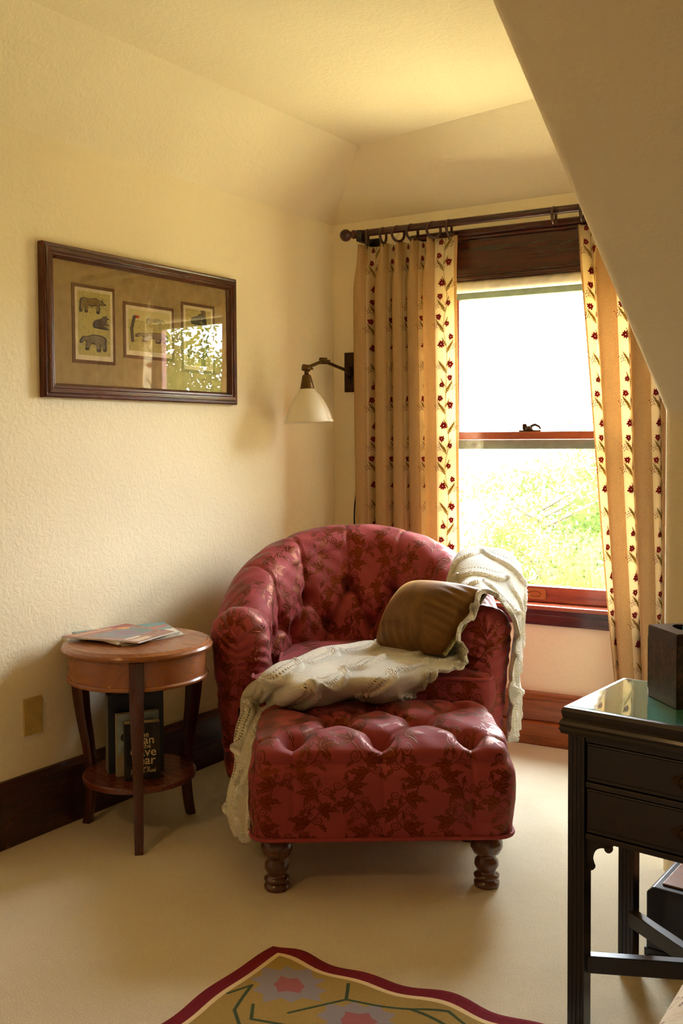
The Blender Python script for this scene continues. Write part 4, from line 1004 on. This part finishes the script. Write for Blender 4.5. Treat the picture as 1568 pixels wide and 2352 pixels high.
# books on the shelf: front faces turned to the room
def book(name, label, px0, px1, ybase, zt_px, th, cover, spine, paper, txt=None, im=None, hard=False):
    z0 = .187; A = at(px0[0], px0[1], 2, z0); B_ = at(px1[0], px1[1], 2, z0); d = B_-A; W_ = np.linalg.norm(d[:2]); ang = math.atan2(d[1], d[0])
    # height from the pixel of the top edge above the same foot
    dep = (A-EYE) @ CW; hgt_ = (px0[1]-zt_px)/FPX*dep
    o = thing(name, label, 'book', loc=tuple(A[:2])+(z0,), rz=ang, group='books on the table shelf')
    e = .003 if hard else .0008; c_ = .0025 if hard else .0006; q = .004 if hard else 0
    MB().box(c_, W_-q, c_, th-c_, q, hgt_-q).build('pages', paper, o, bevel=.001)
    MB().box(0, W_, 0, c_, 0, hgt_).build('front_cover', cover, o); MB().box(0, W_, th-c_, th, 0, hgt_).build('back_cover', cover, o)
    MB().box(-c_, 0, 0, th, 0, hgt_).build('spine', spine, o, bevel=.0006)
    return o, W_, hgt_
M_PG = plain('yellowed book pages', (206, 180, 136), .9); M_PG2 = plain('grey book pages', (170, 164, 148), .9)
M_BKB = plain('black book cloth', (14, 22, 24), .45); M_SPW = plain('silver grey spine', (120, 116, 104), .5)
book('hardcover_book', 'tall black hardcover book standing on the table shelf', (250, 1778), (377, 1762), 0, 1597, .045, M_BKB, M_SPW, M_PG2, hard=True)
def sky_cover():
    T = Tex(160, 240, (150, 166, 164)); T.a[..., :3] *= (.8+.4*soft_noise(240, 160, 26))[..., None]; T.rect(0, 0, 160, 90, (168, 150, 110), .8); T.rect(20, 205, 140, 214, (90, 96, 96), .8); T.disc((30, 150), 18, (40, 44, 44), .9)
    return T.image('pale paperback cover')
o, W_, H_ = book('paperback_book', 'pale blue and tan paperback between the two black books on the table shelf', (270, 1785), (366, 1770), 0, 1641, .020, plain('pale blue cover', (128, 140, 132), .5), plain('tan spine', (176, 164, 132), .6), M_PG)
MB().add([(.001, -.0004, .001), (W_-.001, -.0004, .001), (W_-.001, -.0004, H_-.001), (.001, -.0004, H_-.001)], [(0, 1, 2, 3)], [(0, 0), (1, 0), (1, 1), (0, 1)]).build('cover_art', image_mat('pale cover art', sky_cover(), .4), o)
def night_cover():
    T = Tex(200, 320, (24, 20, 18)); T.a[..., :3] *= (.7+.8*soft_noise(320, 200, 22))[..., None]
    T.poly([(150, 180), (200, 150), (200, 320), (160, 320)], (60, 52, 38), .7); T.poly([(0, 60), (60, 90), (90, 20), (0, 0)], (44, 44, 34), .8); T.stroke([(20, 300), (40, 240), (30, 160)], 10, (50, 40, 30), .7)
    return T.image('dark paperback cover')
o, W_, H_ = book('paperback_book', 'worn black paperback with cream title lettering on the table shelf', (287, 1794), (369, 1786), 0, 1663, .034, plain('black glossy cover', (20, 17, 16), .35), plain('worn black spine', (70, 58, 42), .6), M_PG)
MB().add([(.001, -.0004, .001), (W_-.001, -.0004, .001), (W_-.001, -.0004, H_-.001), (.001, -.0004, H_-.001)], [(0, 1, 2, 3)], [(0, 0), (1, 0), (1, 1), (0, 1)]).build('cover_art', image_mat('dark cover art', night_cover(), .3), o)
M_INK = plain('cream print ink', (226, 204, 150), .6)
def lettering(parent, txt, x, z, size, rot=None, y=-.0012, align='CENTER', xs=1., bold=.0):
    cu = bpy.data.curves.new('text', 'FONT'); cu.body = txt; cu.size = size; cu.align_x = align; cu.extrude = .0002; cu.offset = bold*size; cu.resolution_u = 3
    ob_ = bpy.data.objects.new('text', cu); COL.objects.link(ob_); dg = bpy.context.evaluated_depsgraph_get(); me = bpy.data.meshes.new_from_object(ob_.evaluated_get(dg)); bpy.data.objects.remove(ob_)
    l_ = bpy.data.objects.new('cover_lettering', me); COL.objects.link(l_); me.materials.clear(); me.materials.append(M_INK); l_.parent = parent
    l_.location = (x, y, z); l_.rotation_euler = rot or (PI/2, 0, 0); l_.scale = (xs, 1, 1); return l_
hh = H_
for t_, zf, sz, xs in (('AN EPIC NOVEL', .895, .0075, .8), ('The', .775, .024, .9), ('Clan', .655, .036, 1.0), ('of the', .575, .021, .9), ('Cave', .440, .038, 1.0), ('Bear', .290, .038, 1.0), ('a novel by', .215, .0105, .9), ('Jean M. Auel', .145, .0175, .82), ('THE BESTSELLER', .075, .0065, .8)):
    if t_ in ('AN EPIC NOVEL', 'THE BESTSELLER'): continue
    lettering(o, t_, W_*.52, hh*zf-.004, sz, xs=xs, bold=.012)

# ---------------------------------------------------------------- rug
def rug_image():
    w, h = 660, 1000; S_ = w/.66                       # 640 px per metre; x along e1, y along e2
    T = Tex(w, h, (156, 128, 68)); n_ = RNG.normal(0, 1, (h, w)); T.a[..., :3] *= (1+.05*n_)[..., None]
    for y in range(0, h, 4): T.rect(0, y, w, y+2, (138, 110, 54), .25)
    def ms(*p): return [(a*S_, b*S_) for a, b in p]
    def steps(cx, cy, r, col, n=8, rat=1.0, seed=0):
        pts = []
        for i in range(4*n):
            a = 2*PI*i/(4*n); rr = r*(1.0 if i % 2 else .74)*(1+.10*math.sin(4*a+seed)); pts.append((round((cx+rr*math.cos(a))*S_/7)*7, round((cy+rr*rat*math.sin(a))*S_/7)*7))
        T.poly(pts, col)
    for cx, cy in ((.135, .125), (.335, .170), (.50, .36), (.16, .46), (.33, .62), (.5, .85), (.15, .82)):
        steps(cx, cy, .092, (138, 126, 122), 5, .82, 1); steps(cx, cy, .042, (150, 88, 84), 3, .8)
    for L in ([(.20, .215), (.27, .115), (.40, .085), (.55, .11), (.70, .10), (.9, .2)], [(.27, .115), (.24, .06)], [(.40, .085), (.47, .06), (.52, .075)], [(.05, .215), (.07, .165), (.10, .26), (.2, .35)], [(.12, .225), (.15, .27), (.24, .25)], [(.45, .25), (.5, .34), (.7, .42)]):
        T.stroke(ms(*L), 7, (64, 74, 46))
    e = .046; T.rect(0, 0, w, e*S_, (216, 190, 142)); T.rect(0, 0, e*S_, h, (216, 190, 142))
    e = .034; T.rect(0, 0, w, e*S_, (112, 30, 36)); T.rect(0, 0, e*S_, h, (112, 30, 36)); T.rect(w-e*S_, 0, w, h, (112, 30, 36)); T.rect(0, h-e*S_, w, h, (112, 30, 36))
    return T.image('flat woven rug')
def rug():
    c0 = np.array([-1.415, 1.812]); e1 = np.array([.9965, .0835]); e2 = np.array([-.035, -.9994]); na_, nb_ = 160, 110
    A_, B_ = np.meshgrid(np.linspace(0, .66, na_), np.linspace(0, 1.0, nb_))
    wv1 = .009*np.sin(A_*17+.5)+.006*np.sin(A_*31); wv2 = .008*np.sin(B_*13)+.004*np.sin(B_*29+1)
    P = np.zeros(A_.shape+(3,)); fa = np.exp(-(B_/.10)**2); fb = np.exp(-(A_/.10)**2)
    cr = np.exp(-((A_+B_)/.05)**2)
    P[..., 0] = c0[0]+e1[0]*A_+e2[0]*B_-wv2*fb*.9; P[..., 1] = c0[1]+e1[1]*A_+e2[1]*B_+wv1*fa*(1-cr)
    P[..., 2] = .0065+.004*np.sin(A_*17+.5)**2*fa+.0015*np.sin(A_*9)*np.sin(B_*11)
    m = Mat('flat weave wool rug', rough=.95, spec=.1); t = m.n('TexImage'); t.image = rug_image(); tc = m.n('TexCoord'); m.l(tc.outputs['UV'], t.inputs['Vector']); m.color(t.outputs[0])
    w_ = m.n('TexWave'); w_.inputs['Scale'].default_value = 75; m.l(m.coord('Object', (.2, 1, 1)), w_.inputs['Vector']); b = m.bump(m.noise(m.coord(), 160, 3), .5, .004); m.bump(w_.outputs['Fac'], .35, .003, b)
    o = MB().grid(P, np.stack([A_/.66, B_/1.0], -1)).build('wool_rug', m.m, smooth=True); s_ = o.modifiers.new('thick', 'SOLIDIFY'); s_.thickness = .006; s_.offset = -1
    tag(o, 'flat woven wool rug with dark red border and olive floral field', 'rug')
    return o
rug()

# ---------------------------------------------------------------- small desk (its own frame: x right, y back)
DA = -.075
dk = thing('small_desk', 'dark mahogany two drawer stand with green glass top and crossed stretchers', 'desk', loc=(-.745, 1.900, 0), rz=DA)
DW, DD, DH = .50, .315, .660
tm = MB(); edge = [(.0, .606), (-.002, .612), (-.004, .616), (-.001, .620), (-.004, .626), (-.001, .632), (.003, .636), (.001, .644), (.0, .652), (.004, .659), (.012, .660)]
loops = []
for ins, z in [(.02, .606)]+[(e_, z_) for e_, z_ in edge]+[(.012, .6585), (.014, .6555)]: loops.append([(ins, ins, z), (DW-ins, ins, z), (DW-ins, DD-ins, z), (ins, DD-ins, z)])
for l_ in loops: tm.v += l_
for j in range(len(loops)-1):
    for i in range(4): tm.f.append((j*4+i, j*4+(i+1) % 4, (j+1)*4+(i+1) % 4, (j+1)*4+i))
tm.f += [(3, 2, 1, 0), tuple((len(loops)-1)*4+i for i in range(4))]
tm.build('top_frame', M_DARK, dk)
def teal_glass():
    m = Mat('teal backed glass top', (44, 120, 108), .05, spec=.9); v = m.coord(scale=(2, 14, 1)); n_ = m.noise(v, 6, 4); m.color(m.ramp(n_, [(.3, (58, 132, 122)), (.7, (92, 168, 154))]))
    r = m.ramp(m.noise(m.coord(), 14, 4), [(.35, (.02, .02, .02, 1)), (.8, (.14, .14, .14, 1))]); m.l(r, m.b.inputs['Roughness']); m.b.inputs['Coat Weight'].default_value = 1.; m.b.inputs['Coat Roughness'].default_value = .02; return m.m
MB().box(.013, DW-.013, .013, DD-.013, .655, .6605).build('glass_top', teal_glass(), dk, bevel=.001)
LW = .036; L0 = .010
def desk_leg(x, y):
    o = MB().box(x, x+LW, y, y+LW, 0, .607).build('leg', M_DARKZ, dk, bevel=.002)
    for i in range(3):
        for sgy, yy in ((0, y-.0015),):
            MB().box(x+.006+i*.009, x+.011+i*.009, yy, yy+.003, .01, .60).build('reed', M_DARKZ, o, bevel=.001)
    return o
for x in (L0, DW-L0-LW):
    for y in (L0, DD-L0-LW): desk_leg(x, y)
BZ0 = .395
xa, xb, ya, yb_ = L0+LW, DW-L0-LW, L0+.006, DD-L0-.006
MB().box(L0+.004, L0+.014, L0+LW, DD-L0-LW, BZ0, .607).build('side_panel', M_DARK, dk)
MB().box(DW-L0-.014, DW-L0-.004, L0+LW, DD-L0-LW, BZ0, .607).build('side_panel', M_DARK, dk)
MB().box(xa, xb, yb_-.01, yb_, BZ0, .607).build('back_panel', M_DARK, dk)
MB().box(xa, xb, ya+.02, yb_-.01, BZ0, BZ0+.01).build('bottom_panel', M_DARK, dk)
for z0, z1 in ((.592, .607), (.500, .512), (BZ0, BZ0+.012)): MB().box(xa, xb, ya-.002, ya+.02, z0, z1).build('rail', M_DARK, dk, bevel=.002)
for z0, z1 in ((.514, .590), (BZ0+.014, .498)):
    d_ = MB().box(xa+.002, xb-.002, ya, ya+.018, z0, z1).build('drawer', M_DARK, dk, bevel=.002)
    MB().box(xa+.006, xb-.006, ya-.002, ya+.002, z0+.004, z0+.008).build('cock_bead', M_DARK, d_); MB().box(xa+.006, xb-.006, ya-.002, ya+.002, z1-.008, z1-.004).build('cock_bead', M_DARK, d_)
    xm = DW/2; zm = (z0+z1)/2
    MB().lathe([(.001, .018), (.010, .017), (.013, .012), (.010, .007), (.006, .004), (.006, 0)], (xm, ya, zm), 18, Matrix.Rotation(PI/2, 4, 'X')).build('knob', M_BRONZE, d_, True)
    pts = [(xm+.026*math.cos(t)*(1+.15*math.cos(4*t)), zm+.018*math.sin(t)*(1+.15*math.cos(4*t))) for t in np.linspace(0, 2*PI, 28, endpoint=False)]
    MB().prism(pts, .002, Matrix.Translation((0, ya-.002, 0))).build('back_plate', M_BRONZE, d_)
def fret(x, dirx):
    t = np.linspace(0, PI/2, 14); o_ = [(0, 0), (.055, 0), (.055, -.006)]
    o_ += [(.046-.006*math.sin(a*2), -.009-.004*math.sin(a)) for a in t[::4]]
    o_ += [(.040-.028*math.sin(a), -.012-.030*(1-math.cos(a))) for a in t]+[(.014, -.048), (.016, -.055), (.010, -.061), (.003, -.062), (0, -.066)]
    m_ = MB().prism([(x+dirx*p, BZ0+q) for p, q in o_], .008, Matrix.Translation((0, ya+.004, 0)))
    m_.lathe([(.008, -.004), (.0085, 0), (.008, .004)], (x+dirx*.046, ya+.008, BZ0-.012), 14, Matrix.Rotation(PI/2, 4, 'X')); m_.lathe([(.008, -.004), (.0085, 0), (.008, .004)], (x+dirx*.009, ya+.008, BZ0-.056), 14, Matrix.Rotation(PI/2, 4, 'X'))
    m_.build('fret_bracket', M_DARK, dk, bevel=.001)
fret(xa, 1); fret(xb, -1)
def bar(a, b, w_, z0, z1):
    a, b = np.array(a), np.array(b); d_ = (b-a)/np.linalg.norm(b-a); n_ = np.array([-d_[1], d_[0]])*w_/2
    p = [a-n_, b-n_, b+n_, a+n_]; return MB().hexa([(q[0], q[1], z0) for q in p]+[(q[0], q[1], z1) for q in p])
q0 = L0+LW*.7; bar((q0, q0), (DW-q0, DD-q0), .022, .112, .148).build('stretcher', M_DARK, dk, bevel=.002)
bar((q0, DD-q0), (DW-q0, q0), .022, .112, .1475).build('stretcher', M_DARK, dk, bevel=.002)

# tissue box cover on the desk
F0 = at(1553, 1630, 2, .6612); Lc = at(1487, 1597, 2, .6612); ang = math.atan2(F0[1]-Lc[1], F0[0]-Lc[0]); TS = np.linalg.norm((F0-Lc)[:2])
tx = thing('tissue_box', 'embossed brown leather tissue box cover with teal tissue on the desk', 'tissue box', loc=(Lc[0], Lc[1], .6612), rz=ang)
def leather():
    m = Mat('embossed brown leather', (64, 46, 32), .38, spec=.5)
    t = m.n('TexImage'); t.image = BRO; m.l(m.coord('UV', (8, 8, 1)), t.inputs['Vector']); sp = m.n('SeparateColor'); m.l(t.outputs[0], sp.inputs[0])
    m.color(m.mixc(sp.outputs[0], (52, 40, 30), (84, 58, 40))); m.bump(t.outputs[0], .9, .004, m.bump(m.noise(m.coord(), 300, 3), .3, .001)); return m.m
M_LEA = plain('smooth brown leather', (58, 42, 30), .28, grain=.1); HB = .147
def face(mb, o_, u_, v_, w_, h_):
    o_, u_, v_ = np.array(o_, float), np.array(u_, float), np.array(v_, float); mb.add([o_, o_+u_*w_, o_+u_*w_+v_*h_, o_+v_*h_], [(0, 1, 2, 3)], [(0, 0), (w_, 0), (w_, h_), (0, h_)])
pn = MB(); i_ = .0008
for o_, u_ in (((0, -i_, .018), (1, 0, 0)), ((TS+i_, 0, .018), (0, 1, 0)), ((TS, TS+i_, .018), (-1, 0, 0)), ((-i_, TS, .018), (0, -1, 0))): face(pn, o_, u_, (0, 0, 1), TS, HB-.040)
MB().box(0, TS, 0, .005, 0, HB).box(0, TS, TS-.005, TS, 0, HB).box(0, .005, 0, TS, 0, HB).box(TS-.005, TS, 0, TS, 0, HB).build('walls', M_LEA, tx, bevel=.001)
pn.build('embossed_panels', leather(), tx)
tp = MB(); n = 40; t = np.linspace(0, 2*PI, n, endpoint=False)
sqr = [(TS/2+TS/2*max(-1, min(1, 1.42*math.cos(a))), TS/2+TS/2*max(-1, min(1, 1.42*math.sin(a)))) for a in t]; elp = [(TS/2+.043*math.cos(a), TS/2+.024*math.sin(a)) for a in t]
tp.add([(x, y, HB) for x, y in sqr]+[(x, y, HB+.003) for x, y in [((a-TS/2)*.97+TS/2, (b-TS/2)*.97+TS/2) for a, b in sqr]]+[(x, y, HB+.003) for x, y in elp]+[(x, y, HB-.004) for x, y in elp], [(j*n+i, j*n+(i+1) % n, (j+1)*n+(i+1) % n, (j+1)*n+i) for j in range(3) for i in range(n)])
tp.build('lid', M_LEA, tx, split=.5)
ts = MB(); a_, b_ = np.meshgrid(np.linspace(-1, 1, 22), np.linspace(0, 1, 12)); G = np.stack([TS/2+.034*a_*(1-.3*b_), TS/2+.010*np.sin(a_*5)*(1-b_*.5), HB-.02+.034*b_*(1-a_**2*.7)], -1)
ts.grid(G, np.stack([a_, b_], -1)).build('tissue', plain('teal tissue', (44, 120, 128), .8), tx, True)

# dark wooden chest behind the desk
c0 = at(1483, 2193, 2, 0.)
ck = thing('wooden_chest', 'low dark wooden chest on the carpet behind the small desk', 'chest', loc=(c0[0], c0[1], 0), rz=DA*.6)
MB().prism([(0, 0), (.42, 0), (.42, .150), (.405, .165), (.015, .165), (0, .150)], .26).build('body', M_DARK, ck, bevel=.003)
MB().box(-.004, .424, -.004, .264, 0, .02).build('plinth', M_DARK, ck, bevel=.003)
MB().box(.03, .39, .02, .24, .165, .170).build('lid_panel', wood('tan leather lid', (104, 62, 32), (150, 96, 52), .4), ck, bevel=.002)

# bed corner at the near right
bd = thing('bed', 'white printed quilt over the rounded corner of a bed', 'bed', loc=(-.320, 1.36, 0))
nb_ = 60; u_, v_ = np.meshgrid(np.linspace(0, 1, nb_), np.linspace(0, 1, 50))
def bedpt(x, y, z): return x, y, z
pf_ = smooth_path([(.0, .12), (.004, .35), (.008, .50), (.03, .575), (.09, .605), (.20, .612), (.9, .612)], 50)
bx = MB(); outl = []
for t in np.linspace(0, 1, 60):
    if t < .42: outl.append((0, -1.7+1.58*(t/.42), -1, 0))
    elif t < .58: a = PI-(t-.42)/.16*PI/2; outl.append((.12+.12*math.cos(a), -.12+.12*math.sin(a), math.cos(a), math.sin(a)))
    else: outl.append((.12+1.3*((t-.58)/.42), 0, 0, 1))
P = np.zeros((50, 60, 3))
for j, (ins, z) in enumerate(pf_):
    for i, (x, y, nx, ny) in enumerate(outl):
        r_ = min(ins, .9); P[j, i] = (x-nx*r_*.62+.006*math.sin(i*1.9)*(z < .5), y-ny*r_*.62+.006*math.cos(i*1.7)*(z < .5), z)
mq = Mat('white printed quilt', (228, 222, 206), .85, spec=.2); v = mq.coord(); nq = mq.noise(v, 26, 3, .5, 2.); mq.color(mq.ramp(nq, [(.60, (226, 222, 208)), (.64, (132, 104, 92)), (.68, (228, 222, 208))])); mq.bump(mq.noise(v, 40, 2), .3, .01)
bx.grid(P, np.stack(np.meshgrid(np.linspace(0, 3, 60), np.linspace(0, 1, 50)), -1)).build('quilt', mq.m, bd, True)
MB().box(.03, 1.25, -1.68, -.03, .02, .55).build('mattress', plain('white mattress', (220, 214, 200), .9), bd, bevel=.03)

# added warm fill lamp on the unseen ceiling behind the camera, brightens the carpet
cl = thing('added_fill_lamp', 'added unseen fill lamp, flat and round with brass rim and warm glass', 'ceiling lamp', loc=(-1.55, -.45, CZ))
MB().lathe([(.001, 0), (.165, 0), (.172, -.01), (.172, -.055), (.152, -.055), (.152, -.040), (.001, -.040)], n=40).build('housing', M_BRASS, cl, True, split=.6)
gs = Mat('fill lamp glass', (250, 240, 220), .4); gs.b.inputs['Emission Color'].default_value = (1., .58, .22, 1); gs.b.inputs['Emission Strength'].default_value = FILL_GLOW
MB().lathe([(.150, -.042), (.150, -.050), (.001, -.052)], n=40, cap=False).build('glass_disc', gs.m, cl, True)

# ---------------------------------------------------------------- outdoors: slope, far hills, trees
def leaf_mat(name, a, b):
    m = Mat(name); d = m.n('BsdfDiffuse'); t = m.n('BsdfTranslucent'); mx = m.n('MixShader'); mx.inputs[0].default_value = .45
    n_ = m.noise(m.coord(), 1.4, 3); c = m.ramp(n_, [(.3, a), (.7, b)]); m.l(c, d.inputs[0]); m.l(c, t.inputs[0]); m.l(d.outputs[0], mx.inputs[1]); m.l(t.outputs[0], mx.inputs[2]); m.l(mx.outputs[0], m.out.inputs['Surface']); return m.m
M_LF = [leaf_mat('yellow green leaves', (66, 74, 26), (116, 118, 54)), leaf_mat('mid green leaves', (52, 68, 30), (94, 106, 52)), leaf_mat('dark conifer leaves', (52, 78, 34), (110, 128, 56))]
M_BARK = plain('grey bark', (92, 82, 68), .9)
gz = -5.2
gm = MB(); X, Y = np.meshgrid(np.linspace(-90, 90, 40), np.linspace(4.6, 140, 40)); Z = gz-.9*np.clip((Y-4)/16, 0, 1)+np.clip((Y-60)/80, 0, 1)**1.2*13+1.0*np.sin(X*.11)*np.clip((Y-30)/60, 0, 1)
gm.grid(np.stack([X, Y, Z], -1)).build('outdoor_ground', plain('dry sunlit grass', (196, 178, 126), .95), smooth=True)
tag(bpy.data.objects['outdoor_ground'], 'sunlit grassy slope outside the window', kind='structure')
hb = MB(); X, T_ = np.meshgrid(np.linspace(-160, 160, 60), np.linspace(0, 1, 14)); Z = gz+T_*(15+4*np.sin(X*.03+1)+2*np.sin(X*.09)); hb.grid(np.stack([X, 150+T_*60, Z], -1)).build('far_hill', plain('hazy wooded hill', (40, 46, 49), 1.), smooth=True)
tag(bpy.data.objects['far_hill'], 'hazy blue wooded hill on the horizon', kind='structure')
def tree(label, bearing, dist, height, rad, nleaf, lsz, mi, crown_lo=.35, conifer=False, base=None):
    x, y = dist*math.sin(bearing), dist*math.cos(bearing); z0 = gz-.8 if base is None else base
    nleaf = int(nleaf*2.3)
    t = thing('tree', label, 'tree', loc=(x, y, z0), group='trees outside the window')
    rg = np.random.default_rng(int(abs(bearing)*1000+dist*10)); tr = MB()
    tr.tube([(0, 0, 0), (.1, 0, height*.3), (-.08, .1, height*.6), (.05, 0, height*.95)], [rad*.085, rad*.065, rad*.04, .02], 10)
    cl = []
    for i in range(16):
        a = rg.uniform(0, 2*PI); h0 = height*rg.uniform(crown_lo*.8, .85); r_ = rad*rg.uniform(.4, .95)*(1-(h0/height)*.85 if conifer else 1); e = np.array([r_*math.cos(a), r_*math.sin(a), h0+(height*.12 if not conifer else -height*.05)])
        tr.tube([(0, 0, h0), tuple(e*.5+np.array([0, 0, h0*.5])), tuple(e)], [rad*.028, rad*.018, .012], 6); cl.append(e)
    tr.build('trunk', M_BARK, t, True)
    c = []
    for i in range(34):
        a = rg.uniform(0, 2*PI); q = rg.uniform(0, 1); hz = crown_lo+(1-crown_lo)*q; rr = rad*((1-q)*1.0+.08 if conifer else math.sin(PI*min(1, .18+.82*(1-q)))**.6)*rg.uniform(.35, 1.); c.append((rr*math.cos(a), rr*math.sin(a), hz*height))
    c = np.array(c+[tuple(e) for e in cl]); idx = rg.integers(0, len(c), nleaf); ctr = c[idx]+rg.normal(0, 1, (nleaf, 3))*np.array([rad*.17, rad*.17, rad*.13])
    u_ = rg.normal(0, 1, (nleaf, 3)); u_ /= np.linalg.norm(u_, axis=1)[:, None]; w_ = np.cross(u_, rg.normal(0, 1, (nleaf, 3))); w_ /= np.linalg.norm(w_, axis=1)[:, None]; sz = lsz*rg.uniform(.6, 1.3, (nleaf, 1))*.52
    V = np.stack([ctr-u_*sz, ctr+w_*sz*.5, ctr+u_*sz, ctr-w_*sz*.5], 1).reshape(-1, 3)
    f = MB(); f.v = [tuple(p) for p in V]; f.f = [(4*i, 4*i+1, 4*i+2, 4*i+3) for i in range(nleaf)]
    o = f.build('foliage', M_LF[mi], t); o['kind'] = 'stuff'
D = math.radians
tree('bushy yellow green tree close outside the window over the armchair', D(-27.0), 13., 4.9, 1.9, 6500, .11, 0)
tree('pale young tree outside the window beside the floral curtain by the slope', D(-17.5), 17., 5.3, 1.9, 5000, .11, 0)
tree('taller thin tree behind the others seen through the lower sash', D(-22.5), 24., 6.6, 2.3, 6000, .14, 1)
tree('mid green tree farther down the slope behind the curtain', D(-37), 22., 5.5, 2.6, 5000, .14, 1)
tree('round yellow green tree down the slope beside the young tree', D(-8.5), 22., 5.8, 2.8, 5000, .14, 0)
tree('large leafy tree mirrored in the picture glass', math.atan2(9.6, 12.2), math.hypot(9.6, 12.2), 11.0, 3.0, 15000, .13, 0, crown_lo=.3)
tree('round bushy tree mirrored low in the picture glass', math.atan2(7.2, 17.5), math.hypot(7.2, 17.5), 7.4, 2.6, 9000, .13, 0, crown_lo=.2)
tree('spreading tree mirrored behind the large one', math.atan2(13.5, 21), math.hypot(13.5, 21), 9.0, 3.6, 9000, .17, 1, crown_lo=.25)
tree('far pale tree on the slope', D(-16), 40., 7.5, 3.4, 4000, .2, 1)
